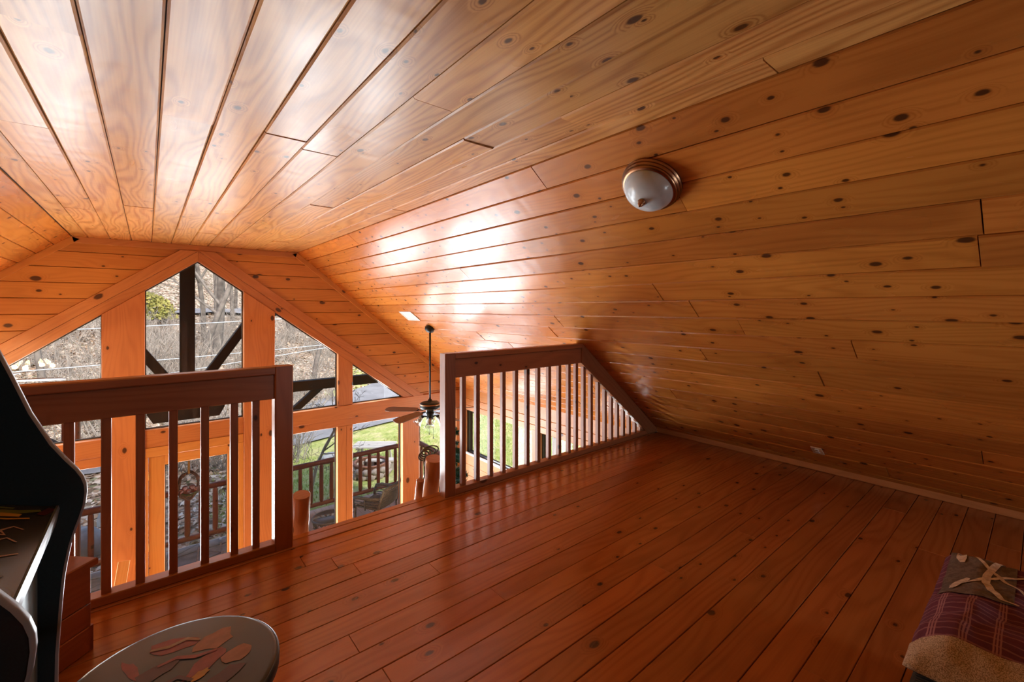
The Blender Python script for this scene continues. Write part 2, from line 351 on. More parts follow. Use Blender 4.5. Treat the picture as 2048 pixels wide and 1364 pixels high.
# loft floor
fl = struct(MB().box((FL, YB, -0.28), (FR, 2.93, -0.02)).obj('floor', M['sub']))
ys = [0.216 + 0.13 * k for k in range(-21, 20)]; ys = [y for y in ys if y < 2.74] + [2.795]
for a, b in zip(ys[:-1], ys[1:]):
    for x0, x1 in rows(FL + 0.02, FR - 0.01, (2.2, 4.8), rr):
        plank('floor_plank', fl, M['floor'], ((x0 + x1) / 2, (a + b) / 2, rr.uniform(-0.0006, 0.0006)), (1, 0, 0), (0, 1, 0), (0, 0, 1), x1 - x0 - 0.0015, b - a - 0.0028, 0.02, 0.002, roll=0.003)
for a, b, z in ((2.797, 2.885, 0.004), (2.888, 2.942, 0.004)):
    plank('threshold_board', fl, M['log'], (XC - 0.02 + 0.0, (a + b) / 2, z), (1, 0, 0), (0, 1, 0), (0, 0, 1), FR - FL - 0.2, b - a, 0.024, 0.004)
tr1 = struct(beam('trim_1', None, M['rail'], (FL + 0.1, 2.943, -0.171), (FR - 0.1, 2.943, -0.171), 0.02, 0.30))
# strip where the right slope meets the loft floor
bb = struct(beam('baseboard_right', None, M['timber'], (FR - 0.055, YB, 0.029), (FR - 0.055, 2.81, 0.029), 0.026, 0.056))
bbl = struct(beam('baseboard_left', None, M['timber'], (FL + 0.055, YB, 0.029), (FL + 0.055, 2.81, 0.029), 0.026, 0.056))
# lower floor, back wall with an added opening for the rear fill
fm = struct(MB().box((XWL, YB, ZM - 0.2), (XWR, GY + 0.15, ZM)).obj('floor', M['doorw']))
wbm = MB(); fnb = lambda x, z, y: (x, y, z); WX0, WX1, WZ0, WZ1 = 2.55, 3.15, 0.35, 0.95
whole = [(XWL, ZM), (XWR, ZM), (XWR, ZW), (XR, ZC), (XL, ZC), (XWL, ZW)]
for pl in (clip(whole, 1, 0, WX0), clip(whole, -1, 0, -WX1), clip(clip(clip(whole, 1, 0, WX1), -1, 0, -WX0), 0, 1, WZ0), clip(clip(clip(whole, 1, 0, WX1), -1, 0, -WX0), 0, -1, -WZ1)):
    wbm.prism(pl, fnb, YB, YB - 0.1)
wb = struct(wbm.obj('wall_back', M['slope']))
for a_, b_ in (((WX0 - 0.08, WZ0 - 0.08), (WX1 + 0.08, WZ0)), ((WX0 - 0.08, WZ1), (WX1 + 0.08, WZ1 + 0.08)), ((WX0 - 0.08, WZ0), (WX0, WZ1)), ((WX1, WZ0), (WX1 + 0.08, WZ1))):
    MB().box((a_[0], YB, a_[1]), (b_[0], YB + 0.025, b_[1])).obj('window_casing', M['timber'], wb)  # casing of the made-up rear window around the fill light
# ------------------------------------------------------------------ gable wall
CX_ = 0.52; RS = 0.742; ZLOW = 2.03; ZUP = 2.305
def half(side, poly):
    """clip to one side: above the upper rake line, below the roof"""
    if side > 0:
        poly = clip(poly, -RS, -1, -(ZUP + RS * CX_)); poly = clip(poly, KS, 1, KS * FR) if len(poly) > 2 else poly
    else:
        poly = clip(poly, RS, -1, -(ZUP - RS * CX_)); poly = clip(poly, -KS, 1, -KS * FL) if len(poly) > 2 else poly
    return poly
bm = MB()
for sd, x0, x1 in ((1, CX_, XWR), (-1, XWL, CX_)):
    pl = half(sd, [(x0, -0.17), (x1, -0.17), (x1, ZC), (x0, ZC)])
    bm.prism(pl, lambda x, z, y: (x, y, z), GY + 0.15, GY + 0.022)
wf = struct(bm.obj('wall_front', M['groove']))
z = 2.243
while z > -0.17:
    for sd, x0, x1 in ((1, CX_, XWR), (-1, XWL, CX_)):
        pl = half(sd, [(x0, max(z - 0.1775, -0.17)), (x1, max(z - 0.1775, -0.17)), (x1, min(z, ZC)), (x0, min(z, ZC))])
        if len(pl) > 2: polyboard('gable_plank', wf, M['gable'], pl, 'Y', GY, GY + 0.022, 'a', 0.005)
    z -= 0.182
def gb(name, mat, poly, y0, y1, grain='a', che=0.003): return polyboard(name, wf, mat, poly, 'Y', y0, y1, grain, che)
# ledger and cove strips under the roof planes
gb('ledger_strip', M['timber'], [(XL + 0.02, ZC - 0.075), (XR - 0.02, ZC - 0.075), (XR, ZC), (XL, ZC)], GY - 0.022, GY)
gb('cove_strip', M['gable'], [(XR, ZC), (XR - 0.075, ZC - 0.03), (XWR - 0.1, KS * (FR - XWR) - 0.0), (XWR, ZW)], GY - 0.022, GY, (1, -KS))
gb('cove_strip', M['gable'], [(XL, ZC), (XL + 0.075, ZC - 0.03), (XWL + 0.1, ZW), (XWL, ZW)], GY - 0.022, GY, (1, KS))
# rake beams over the windows
for sd in (1, -1):
    def rk(lo, hi):
        xe = CX_ + sd * (hi + 0.165) / RS; xl = CX_ + sd * (lo + 0.165) / RS
        pl = [(CX_, lo), (xl, lo - RS * abs(xl - CX_)), (xe, hi - RS * abs(xe - CX_)), (CX_, hi)]
        return clip(pl, 0, 1, ZC - 0.076)
    gb('rake_beam', M['timber'], rk(2.165, ZUP), GY - 0.035, GY + 0.15, (1, -RS * sd))
    gb('rake_jamb', M['timber'], rk(ZLOW, 2.163), GY - 0.012, GY + 0.15, (1, -RS * sd))
def under_rake(x0, x1, zb, lim=ZLOW - 0.002):
    pl = [(x0, zb), (x1, zb), (x1, 2.5), (x0, 2.5)]
    pl = clip(pl, RS, 1, lim + RS * CX_); return clip(pl, -RS, 1, lim - RS * CX_)
# wide columns beside the door, mullions, posts
for x0, x1 in ((-0.424, -0.024), (1.043, 1.435)):
    gb('column', M['timber'], under_rake(x0, x1, ZM), GY - 0.03, GY + 0.15, 'z', 0.005)
for x0, x1 in ((2.345, 2.577), (-1.537, -1.305)):
    xm = (x0 + x1) / 2 + 0.01
    gb('mullion', M['timber'], under_rake(x0, x1, -0.16), GY - 0.012, GY + 0.13, 'z', 0.004)
    gb('mullion_board', M['timber'], [(x0 - 0.01, ZM), (xm - 0.001, ZM), (xm - 0.001, -0.492), (x0 - 0.01, -0.492)], GY - 0.012, GY + 0.13, 'z', 0.004)
    gb('mullion_board', M['timber'], [(xm + 0.001, ZM), (x1, ZM), (x1, -0.492), (xm + 0.001, -0.492)], GY - 0.012, GY + 0.13, 'z', 0.004)
for x0, x1 in ((3.445, 3.765), (-2.705, -2.385)):
    gb('post', M['timber'], [(x0, ZM), (x1, ZM), (x1, -0.492), (x0, -0.492)], GY - 0.03, GY + 0.15, 'z', 0.006)
for x0, x1 in ((4.56, 4.66), (-3.6, -3.5)):
    gb('corner_post', M['timber'], [(x0, ZM), (x1, ZM), (x1, -0.492), (x0, -0.492)], GY - 0.02, GY + 0.15, 'z', 0.004)
for x0, x1 in ((1.436, XWR), (XWL, -0.425)):
    gb('cross_beam', M['timber'], [(x0, -0.372), (x1, -0.372), (x1, -0.162), (x0, -0.162)], GY - 0.03, GY + 0.15, 'a', 0.005)
    gb('cross_beam_lower', M['timber'], [(x0, -0.49), (x1, -0.49), (x1, -0.374), (x0, -0.374)], GY - 0.012, GY + 0.15, 'a', 0.004)
gb('door_header', M['timber'], [(-0.023, -0.36), (1.042, -0.36), (1.042, -0.135), (-0.023, -0.135)], GY + 0.0, GY + 0.15, 'a', 0.004)
gb('door_header', M['doorw'], [(-0.023, -0.478), (1.042, -0.478), (1.042, -0.362), (-0.023, -0.362)], GY - 0.012, GY + 0.15, 'a', 0.004)
gb('door_jamb', M['doorw'], [(-0.023, ZM), (0.008, ZM), (0.008, -0.48), (-0.023, -0.48)], GY - 0.012, GY + 0.13, 'z', 0.002)
gb('door_jamb', M['doorw'], [(0.982, ZM), (1.042, ZM), (1.042, -0.48), (0.982, -0.48)], GY - 0.012, GY + 0.13, 'z', 0.002)
for x0, x1 in ((1.436, 2.334), (2.578, 3.444), (3.766, 4.559), (-1.306, -0.425), (-2.384, -1.548), (-3.499, -2.706)):
    gb('sill_panel', M['timber'], [(x0, ZM), (x1, ZM), (x1, -2.2), (x0, -2.2)], GY, GY + 0.13, 'a', 0.004)
# panes
WN = [0]
def window(poly, axis='Y', t=None, th=0.006, g=0.011):
    WN[0] += 1; t = GY + 0.085 if t is None else t
    fn = (lambda a, z, q: (a, q, z)) if axis == 'Y' else (lambda a, z, q: (q, a, z))
    o = struct(MB().prism(poly, fn, t, t + th).obj('window_%d' % WN[0], M['glass']))
    n = len(poly); ar = sum(poly[i][0] * poly[(i + 1) % n][1] - poly[(i + 1) % n][0] * poly[i][1] for i in range(n)); sg = 1 if ar > 0 else -1; ins = []
    for i in range(n):
        p0, p1, p2 = Vector(poly[i - 1]), Vector(poly[i]), Vector(poly[(i + 1) % n]); d1 = (p1 - p0).normalized(); d2 = (p2 - p1).normalized()
        n1 = Vector((-d1.y, d1.x)) * sg; n2 = Vector((-d2.y, d2.x)) * sg; ins.append(p1 + (n1 + n2) / max(0.3, 1 + n1.dot(n2)) * g)
    mb = MB()
    for i in range(n):
        j = (i + 1) % n; mb.prism([poly[i], poly[j], tuple(ins[j]), tuple(ins[i])], fn, t - 0.02, t + 0.02)
    mb.obj('window_gasket', M['gasket'], o)
    return o
window(under_rake(-0.024, 1.043, -0.135)); window([(WX0, WZ0), (WX1, WZ0), (WX1, WZ1), (WX0, WZ1)], 'Y', YB - 0.05)  # second pane belongs to the rear window added for fill
window(under_rake(1.435, 2.345, -0.16)); window(under_rake(2.577, 3.9, -0.16))
window(under_rake(-1.305, -0.424, -0.16)); window(under_rake(-2.9, -1.537, -0.16))
for x0, x1 in ((1.436, 2.334), (2.578, 3.444), (3.766, 4.559), (-1.306, -0.425), (-2.384, -1.548), (-3.499, -2.706)):
    window([(x0, -2.2), (x1, -2.2), (x1, -0.49), (x0, -0.49)])
# ------------------------------------------------------------------ door with a full-length pane
dr = struct(polyboard('door_1', None, M['doorw'], [(0.011, ZM + 0.01), (0.172, ZM + 0.01), (0.172, -0.482), (0.011, -0.482)], 'Y', GY + 0.02, GY + 0.065, 'z', 0.003))
def dp(name, poly, grain, m='doorw', y0=GY + 0.02, y1=GY + 0.065): return polyboard(name, dr, M[m], poly, 'Y', y0, y1, grain, 0.003)
dp('door_stile', [(0.852, ZM + 0.01), (0.979, ZM + 0.01), (0.979, -0.482), (0.852, -0.482)], 'z')
dp('door_rail', [(0.173, -0.61), (0.851, -0.61), (0.851, -0.482), (0.173, -0.482)], 'a')
dp('door_rail', [(0.173, ZM + 0.01), (0.851, ZM + 0.01), (0.851, ZM + 0.25), (0.173, ZM + 0.25)], 'a')
MB().box((0.173, GY + 0.04, ZM + 0.25), (0.851, GY + 0.046, -0.61)).obj('door_pane', M['glass'], dr)
gk = MB()
for a, b in (((0.173, ZM + 0.25), (0.18, -0.61)), ((0.844, ZM + 0.25), (0.851, -0.61)), ((0.173, -0.617), (0.851, -0.61))): gk.box((a[0], GY + 0.03, a[1]), (b[0], GY + 0.056, b[1]))
gk.obj('pane_gasket', M['gasket'], dr)
for zz in (-0.72, -1.62):
    MB().tube([(0.009, GY + 0.012, zz - 0.05), (0.009, GY + 0.012, zz + 0.05)], 0.008, 8).obj('hinge', M['brass'], dr)
MB().lathe([(0.0, 0.0), (0.03, 0.0), (0.03, 0.01), (0.012, 0.014), (0.012, 0.045), (0.028, 0.055), (0.028, 0.075), (0.0, 0.085)], 16).obj('door_knob', M['brass'], dr, frame((0.915, GY + 0.02, ZM + 0.95), (1, 0, 0), (0, 0, 1), (0, -1, 0)))
# ------------------------------------------------------------------ side walls of the great room
def sidewall(name, X, sgn, detail):
    b = MB(); x0, x1 = sorted((X + sgn * 0.022, X + sgn * 0.15))
    b.box((x0, YB, -0.52), (x1, GY + 0.15, ZW + 0.05)); b.box((x0, YB, ZM), (x1, GY + 0.15, -1.315))
    b.box((x0, 7.0, -1.316), (x1, GY + 0.15, -0.519)); b.box((x0, 4.97, -1.316), (x1, 5.135, -0.519)); b.box((x0, YB, -1.316), (x1, 2.9, -0.519))
    w = struct(b.obj(name, M['groove']))
    ez = Vector((-sgn, 0, 0)); ex = Vector((0, 1, 0)); ey = ez.cross(ex)
    zr = [ZW + 0.03, -0.30, -0.42, -0.52] if detail else [ZW + 0.03, -0.52]
    zr2 = [-1.335 - 0.2 * k for k in range(6)] + [ZM]
    for zs in (zr, zr2):
        for a, c in zip(zs[:-1], zs[1:]):
            plank('wall_plank', w, M['gable'], (X, 4.6, (a + c) / 2), ex, ey, ez, 5.18, abs(a - c) - 0.002, 0.022, 0.006)
    for y0, y1 in ((4.96, 5.145), (7.0, 7.165)):
        beam('window_post', w, M['timber'], (X + sgn * 0.02, (y0 + y1) / 2, -1.33), (X + sgn * 0.02, (y0 + y1) / 2, -0.5), y1 - y0, 0.05, up=(1, 0, 0))
    for y0, y1 in ((5.145, 7.0), (2.9, 4.96)):
        MB().box((X - 0.03 if sgn > 0 else X, y0, -1.335), (X if sgn > 0 else X + 0.03, y1, -1.305)).obj('window_sill', M['white'], w)
        window([(y0, -1.313), (y1, -1.313), (y1, -0.52), (y0, -0.52)], 'X', X + sgn * 0.07, 0.006, 0.009)
    return w
sidewall('wall_right', XWR, 1, True); sidewall('wall_left', XWL, -1, False)
# roof shell with a porch overhang
rf = MB(); RT = 0.1
for a, b in (((XR - 0.1, ZC + 0.13), (5.4, KS * (FR - 5.4) + 0.17)), ((XL + 0.1, ZC + 0.13), (-4.34, KS * (FR - 5.4) + 0.17))):
    pl = [a, b, (b[0], b[1] + RT), (a[0], a[1] + RT)]
    if b[0] < a[0]: pl = pl[::-1]
    rf.prism(pl, lambda x, z, y: (x, y, z), 9.75, YB - 0.3)
rf.prism([(XL, ZC + 0.12), (XR, ZC + 0.12), (XR, ZC + 0.25), (XL, ZC + 0.25)], lambda x, z, y: (x, y, z), 9.75, YB - 0.3)
struct(rf.obj('roof', M['truss']))
# ================================================================== LOFT RAILINGS
def railing(name, loc, label, x0, x1, post, bal, sloped=False):
    t = empty(name, loc, label, 'railing')
    beam('post', t, M['rail'], ((post[0] + post[1]) / 2, 2.853, 0.0), ((post[0] + post[1]) / 2, 2.853, 1.066), post[1] - post[0], 0.088, up=(0, 1, 0), ch=0.007)
    beam('top_rail', t, M['rail'], (x0, 2.853, 0.95), (x1, 2.853, 0.95), 0.055, 0.142)
    beam('rail_cap', t, M['rail'], (x0, 2.853, 1.043), (x1, 2.853, 1.043), 0.085, 0.044, ch=0.006)
    xe = 4.29 if sloped else x1
    beam('shoe_rail', t, M['rail'], (x0, 2.853, 0.0265), (xe, 2.853, 0.0265), 0.075, 0.045)
    for x in bal:
        zt = 0.879 if x < 3.17 else 0.877 - (x - 3.19) * 0.80 + 0.02
        if zt < 0.09: continue
        if x < 3.17: beam('baluster', t, M['rail'], (x, 2.853, 0.049), (x, 2.853, zt), 0.036, 0.036, up=(0, 1, 0), ch=0.002)
        else:
            polyboard('baluster', t, M['rail'], [(x - 0.018, 0.049), (x + 0.018, 0.049), (x + 0.018, zt - 0.0145 - 0.02), (x - 0.018, zt + 0.0145 - 0.02)], 'Y', 2.835, 2.871, 'z', 0.002)
    if sloped:
        polyboard('slope_board', t, M['rail'], [(3.19, 0.879), (4.30, 0.004), (4.508, 0.004), (3.203, 1.063), (3.19, 1.063)], 'Y', 2.812, 2.894, (1, -KS), 0.004)
    return t
railing('loft_railing', (-0.2, 2.853, 0), 'dark stained loft railing behind the arcade cabinet, left of the ladder opening', -2.3, 0.563, (0.562, 0.659), [-0.277 + 0.1295 * k for k in range(-14, 0)] + [-0.277, -0.151, -0.027, 0.102, 0.235, 0.368, 0.472])
railing('loft_railing', (3.0, 2.853, 0), 'dark stained loft railing cut off by the sloping ceiling, right of the ladder opening', 1.777, 3.19, (1.688, 1.779),
        [1.868, 1.999, 2.131, 2.26, 2.395, 2.525, 2.652, 2.785, 2.915, 3.043, 3.145, 3.255, 3.36, 3.472, 3.578, 3.68, 3.78, 3.882, 3.985, 4.09, 4.185], True)
# ================================================================== LOG LADDER IN THE OPENING
def log_obj(name, parent, mat, p0, p1, r0, r1=None, sides=16, bev=0.12, wob=0.0, seed=0):
    p0, p1 = Vector(p0), Vector(p1); ex = p1 - p0; L = ex.length; ex.normalize(); ey = ex.orthogonal().normalized(); ez = ex.cross(ey); r1 = r1 or r0
    q = random.Random(seed); n = max(4, int(L / 0.25)); pts = []; rd = []
    b = bev * max(r0, r1)
    pts.append((-L / 2, 0, 0)); rd.append(r0 - b); pts.append((-L / 2 + b, 0, 0)); rd.append(r0)
    for i in range(1, n): f = i / n; pts.append((-L / 2 + L * f, q.uniform(-wob, wob), q.uniform(-wob, wob))); rd.append(r0 + (r1 - r0) * f + q.uniform(-wob, wob))
    pts.append((L / 2 - b, 0, 0)); rd.append(r1); pts.append((L / 2, 0, 0)); rd.append(r1 - b)
    return MB().tube(pts, rd, sides).obj(name, mat, parent, frame((p0 + p1) / 2, ex, ey, ez))
LD = Vector((0, 0.225, -1)).normalized()
lad = empty('log_ladder', (1.2, 3.5, ZM), 'varnished log ladder whose two round uprights poke above the loft floor opening', 'ladder')
def on_ladder(x, z): return Vector((x, 3.0 if x < 1.5 else 3.02, 0.25)) + LD * ((0.25 - z) / -LD.z)
for x, r, zt in ((0.753, 0.053, 0.22), (1.716, 0.067, 0.236)):
    s = log_obj('upright', lad, M['log'], on_ladder(x, ZM + 0.02), on_ladder(x, zt), r * 1.05, r, 20, 0.06, 0.002, int(x * 10))
for k in range(8):
    z = -0.32 - 0.285 * k; log_obj('rung', lad, M['log'], on_ladder(0.72, z), on_ladder(1.74, z), 0.042, 0.042, 12)
pole = log_obj('log_pole', None, M['log'], Vector((1.584, 3.0, 0.107)) + LD * 2.6, (1.584, 3.0, 0.107), 0.031, 0.029, 14, 0.06, 0.001, 5)
tag(pole, 'thin round pole left of the thick log upright at the opening', 'pole')
cord = empty('rope', (1.66, 2.94, 0.25), 'looped dark grey-green rope lying behind the cut top of the right log upright', 'rope')
m_rope = plain('rope_fibre', (0.15, 0.16, 0.14), 0.8, vary=0.6, vscale=60)
for k in range(4):
    pts = []
    for i in range(19):
        a = 2 * PI * i / 18; pts.append((1.70 + 0.05 * k * 0.5 - 0.03 + (0.045 + 0.01 * k) * math.cos(a), 3.105 + 0.012 * k, 0.245 + 0.035 * math.sin(a) + 0.006 * k))
    MB().tube(pts, 0.0055, 6, False).obj('rope_loop', m_rope, cord)
MB().tube([(1.65, 3.075, 0.24), (1.642, 3.05, 0.20), (1.634, 3.03, 0.16), (1.628, 3.02, 0.12), (1.625, 3.03, 0.08)], 0.005, 6).obj('rope_tail', m_rope, cord)
# leaning board seen through the left railing at the foot of the column
lb = empty('leaning_boards', (-0.3, GY - 0.3, ZM), 'pale pine boards of an inside stair rail end, leaning at the left column', 'boards')
beam('board', lb, M['doorw'], (-0.30, GY - 0.42, -2.2), (-0.215, GY - 0.18, -1.62), 0.11, 0.055, up=(0, -1, 0.2))
beam('board', lb, M['doorw'], (-0.36, GY - 0.46, -2.22), (-0.12, GY - 0.36, -2.16), 0.10, 0.05)
beam('board', lb, M['timber'], (-0.27, GY - 0.40, ZM), (-0.27, GY - 0.40, -2.2), 0.09, 0.09, up=(0, 1, 0))
# ================================================================== CEILING FANS
def fan(loc, zc, zb, ang0, rad, lit, label, nsrc):
    x, y = loc; t = empty('ceiling_fan', (x, y, zb - 0.25), label, 'ceiling fan')
    MB().lathe([(0.0, 0.06), (0.05, 0.055), (0.068, 0.03), (0.07, 0.0), (0.055, -0.035), (0.03, -0.06), (0.018, -0.07), (0, -0.07)], 20).obj('canopy', M['bronze'], t, Matrix.Translation((x, y, zc)) @ Matrix.Rotation(math.radians(nsrc), 4, 'Y'))
    MB().tube([(x, y, zc), (x, y, zb + 0.12)], 0.0135, 12).obj('downrod', M['bronze'], t)
    mo = MB().lathe([(0.0, 0.15), (0.025, 0.15), (0.03, 0.13), (0.06, 0.12), (0.12, 0.108), (0.142, 0.09), (0.146, 0.05), (0.14, 0.03), (0.12, 0.018), (0.06, 0.01), (0.055, -0.03), (0.0, -0.03)], 32, (x, y, zb)).obj('motor_housing', M['bronze'], t)
    MB().lathe([(0.144, 0.0), (0.1485, 0.004), (0.1485, 0.014), (0.144, 0.018)], 32, (x, y, zb + 0.074)).obj('trim_ring', M['brushed'], mo)
    for k in range(5):
        a = math.radians(ang0 + 72 * k); ex = Vector((math.cos(a), math.sin(a), -0.035)).normalized(); ey0 = Vector((-math.sin(a), math.cos(a), 0))
        tilt = math.radians(-14); ez = ex.cross(ey0).normalized(); ey = ey0 * math.cos(tilt) + ez * math.sin(tilt); ez = ex.cross(ey)
        fm_ = frame(Vector((x, y, zb)) + ex * 0.0, ex, ey, ez)
        r0, r1 = 0.19, rad
        pl = [(r0, -0.045), (r0 + 0.06, -0.058), (r1 - 0.09, -0.072), (r1 - 0.02, -0.058), (r1, -0.02), (r1, 0.02), (r1 - 0.02, 0.058), (r1 - 0.09, 0.072), (r0 + 0.06, 0.058), (r0, 0.045)]
        bl = MB().prism(pl, lambda u, v, w: (u, v, w), -0.004, 0.004).obj('blade', M['blade'], t, fm_)
        br = MB().box((0.10, -0.012, -0.012), (0.17, 0.012, -0.004)); br.prism([(0.16, -0.012), (0.215, -0.042), (0.245, -0.02), (0.245, 0.02), (0.215, 0.042), (0.16, 0.012)], lambda u, v, w: (u, v, w), -0.012, -0.0045)
        br.obj('bracket', M['bronze'], bl, fm_)
    kit = MB().lathe([(0.055, -0.03), (0.06, -0.05), (0.05, -0.07), (0.045, -0.10), (0.055, -0.12), (0.03, -0.145), (0.0, -0.15)], 24, (x, y, zb)).obj('light_kit', M['bronze'], t)
    for k in range(4):
        a = math.radians(ang0 + 20 + 90 * k); d = Vector((math.cos(a), math.sin(a), 0)); hub = Vector((x, y, zb - 0.10)); ax = (d * 0.62 + Vector((0, 0, -0.78))).normalized()
        MB().tube([hub + d * 0.04, hub + d * 0.09 + Vector((0, 0, 0.012)), hub + d * 0.115 + Vector((0, 0, -0.005))], 0.008, 8).obj('lamp_arm', M['bronze'], kit)
        o = hub + d * 0.11; ux = ax.orthogonal().normalized(); fr_ = frame(o, ux, ax.cross(ux), ax)
        sh = MB().lathe([(0.026, 0.0), (0.030, 0.02), (0.036, 0.055), (0.045, 0.085), (0.060, 0.112), (0.066, 0.122), (0.063, 0.122), (0.042, 0.085), (0.033, 0.055), (0.026, 0.02)], 20, caps=False).obj('lamp_shade', M['shade'], t, fr_)
        MB().lathe([(0.0, -0.02), (0.022, -0.02), (0.026, 0.0), (0.02, 0.01), (0.0, 0.01)], 16).obj('socket', M['bronze'], sh, fr_)
        MB().lathe([(0.0, 0.01), (0.012, 0.012), (0.016, 0.03), (0.027, 0.06), (0.028, 0.075), (0.018, 0.093), (0.0, 0.098)], 14).obj('bulb', M['bulbon'] if lit else M['bulb'], sh, fr_)
        if lit:
            ld = bpy.data.lights.new('fan_bulb', 'POINT'); ld.energy = 9; ld.color = (1.0, 0.66, 0.34); ld.shadow_soft_size = 0.03
            lo = bpy.data.objects.new('fan_bulb', ld); COL.objects.link(lo); lo.location = o + ax * 0.135
    for dx, l in ((-0.03, 0.20), (0.035, 0.27)):
        pc = MB().tube([(x + dx, y - 0.03, zb - 0.12), (x + dx, y - 0.03, zb - 0.12 - l)], 0.0022, 5).obj('pull_chain', M['bronze'], t)
        MB().lathe([(0.0, 0.03), (0.004, 0.028), (0.007, 0.008), (0.005, 0.0), (0.0, -0.002)], 10, (x + dx, y - 0.03, zb - 0.145 - l)).obj('pull_knob', M['bronze'], pc)
    return t
fan((3.11, 5.6), KS * (FR - 3.11) - 0.02, -0.045, 128.4, 0.69, False, 'dark bronze ceiling fan on a long rod, clear unlit shades, beside right railing post', -38.9)
fan((-1.22, 5.6), KS * (-1.22 - FL) - 0.02, 0.80, -4.0, 0.66, True, 'ceiling fan with lit warm bulbs, one blade tip showing over the left railing', 38.9)
# ================================================================== FLUSH LIGHT, VENT AND OUTLET ON THE RIGHT SLOPE
def slope_frame(x, y):
    s = (FR - x) / -ES.x * 1.0; s = (FR - x) / ((FR - XR) / SL); o = slope_pt(y, s); ex = Vector((0, 1, 0)); return frame(o, ex, NR.cross(ex), NR)
lf = slope_frame(1.986, 1.28)
t = empty('flush_light', tuple(lf.translation), 'round flush ceiling light with brushed bronze ring, frosted dome and pointed finial', 'ceiling light')
MB().lathe([(0.0, 0.0), (0.150, 0.0), (0.154, 0.005), (0.154, 0.015), (0.143, 0.018), (0.149, 0.022), (0.149, 0.032), (0.136, 0.035), (0.142, 0.039), (0.141, 0.049), (0.128, 0.056), (0.0, 0.058)], 48).obj('ring', M['brushed'], t, lf)
MB().lathe([(0.126, 0.054), (0.124, 0.064), (0.116, 0.082), (0.104, 0.100), (0.086, 0.116), (0.062, 0.129), (0.034, 0.138), (0.012, 0.142), (0.0, 0.142)], 48).obj('glass_dome', M['frost'], t, lf)
MB().lathe([(0.0, 0.136), (0.019, 0.139), (0.021, 0.147), (0.013, 0.152), (0.016, 0.158), (0.011, 0.168), (0.004, 0.178), (0.0, 0.181)], 20).obj('finial', M['brushed'], t, lf)
vf = slope_frame(2.912, 5.84)
t = empty('air_vent', tuple(vf.translation), 'small white louvred air vent on the sloping ceiling near the gable', 'vent')
fr_ = MB()
for a, b in (((-0.185, -0.10), (0.185, -0.075)), ((-0.185, 0.075), (0.185, 0.10)), ((-0.185, -0.075), (-0.155, 0.075)), ((0.155, -0.075), (0.185, 0.075))): fr_.box((a[0], a[1], 0.0), (b[0], b[1], 0.008))
fr_.obj('frame', M['white'], t, vf)
MB().box((-0.156, -0.076, 0.0005), (0.156, 0.076, 0.0015)).obj('duct', M['slot'], t, vf)
for k in range(11): MB().prism([(-0.009, 0.001), (0.004, 0.007), (0.006, 0.006), (-0.007, 0.0005)], lambda u, w, v: (-0.14 + 0.028 * k + u, v, w), 0.074, -0.074).obj('slat', M['white'], t, vf)
of = slope_frame(4.222, 1.188)
t = empty('power_outlet', tuple(of.translation), 'tan power outlet with two sockets low on the sloping wall', 'outlet')
MB().prism([(-0.038, -0.053), (0.038, -0.053), (0.038, 0.053), (-0.038, 0.053)], lambda u, v, w: (u, v, w), 0.0, 0.006).obj('cover_plate', M['almond'], t, of)
for s in (-1, 1):
    so = MB().lathe([(0.0, 0.0058), (0.0165, 0.0058), (0.0165, 0.0085), (0.0, 0.0085)], 20, (0, s * 0.0195, 0)).obj('socket', M['white'], t, of)
    sl = MB(); sl.box((-0.007, s * 0.0195 - 0.004, 0.0086), (-0.005, s * 0.0195 + 0.004, 0.0092)); sl.box((0.005, s * 0.0195 - 0.004, 0.0086), (0.007, s * 0.0195 + 0.004, 0.0092)); sl.obj('slots', M['slot'], so, of)
MB().lathe([(0.0, 0.006), (0.003, 0.006), (0.003, 0.007), (0.0, 0.0075)], 10).obj('screw', M['brass'], t, of)
# ================================================================== CHEST BESIDE THE LEFT RAILING
CA = Vector((-0.178, 2.497, 0)); d1 = Vector((-0.7071, -0.7071, 0)); d2 = Vector((-0.7071, 0.7071, 0)); L1, L2 = 0.62, 0.36
ch = empty('wooden_chest', tuple(CA + d1 * L1 / 2 + d2 * L2 / 2), 'low dark red-brown wooden chest set at an angle between arcade cabinet and left railing', 'chest')
cc = CA + d1 * L1 / 2 + d2 * L2 / 2; up = Vector((0, 0, 1)); nf = -d2
def chest_board(name, c, ex, ez, L, W, T=0.018): return plank(name, ch, M['chest'], c, ex, ez.cross(ex), ez, L, W, T, 0.003, 0.003)
for z0, z1 in ((0.10, 0.192), (0.194, 0.345)):
    for nrm, e, hl, hd in ((-d2, d1, L1, L2), (d2, -d1, L1, L2), (-d1, -d2, L2, L1), (d1, d2, L2, L1)):
        chest_board('side_board', cc + nrm * hd / 2 + up * (z0 + z1) / 2, e, nrm, hl, z1 - z0 - 0.001)
for nrm, e, hl, hd in ((-d2, d1, L1, L2), (d2, -d1, L1, L2), (-d1, -d2, L2, L1), (d1, d2, L2, L1)):
    chest_board('plinth', cc + nrm * (hd / 2 + 0.006) + up * 0.052, e, nrm, hl + 0.012, 0.10)
plank('lid', ch, M['chest'], cc + up * 0.372, d1, up.cross(d1), up, L1 + 0.03, L2 + 0.03, 0.026, 0.004, 0.004)
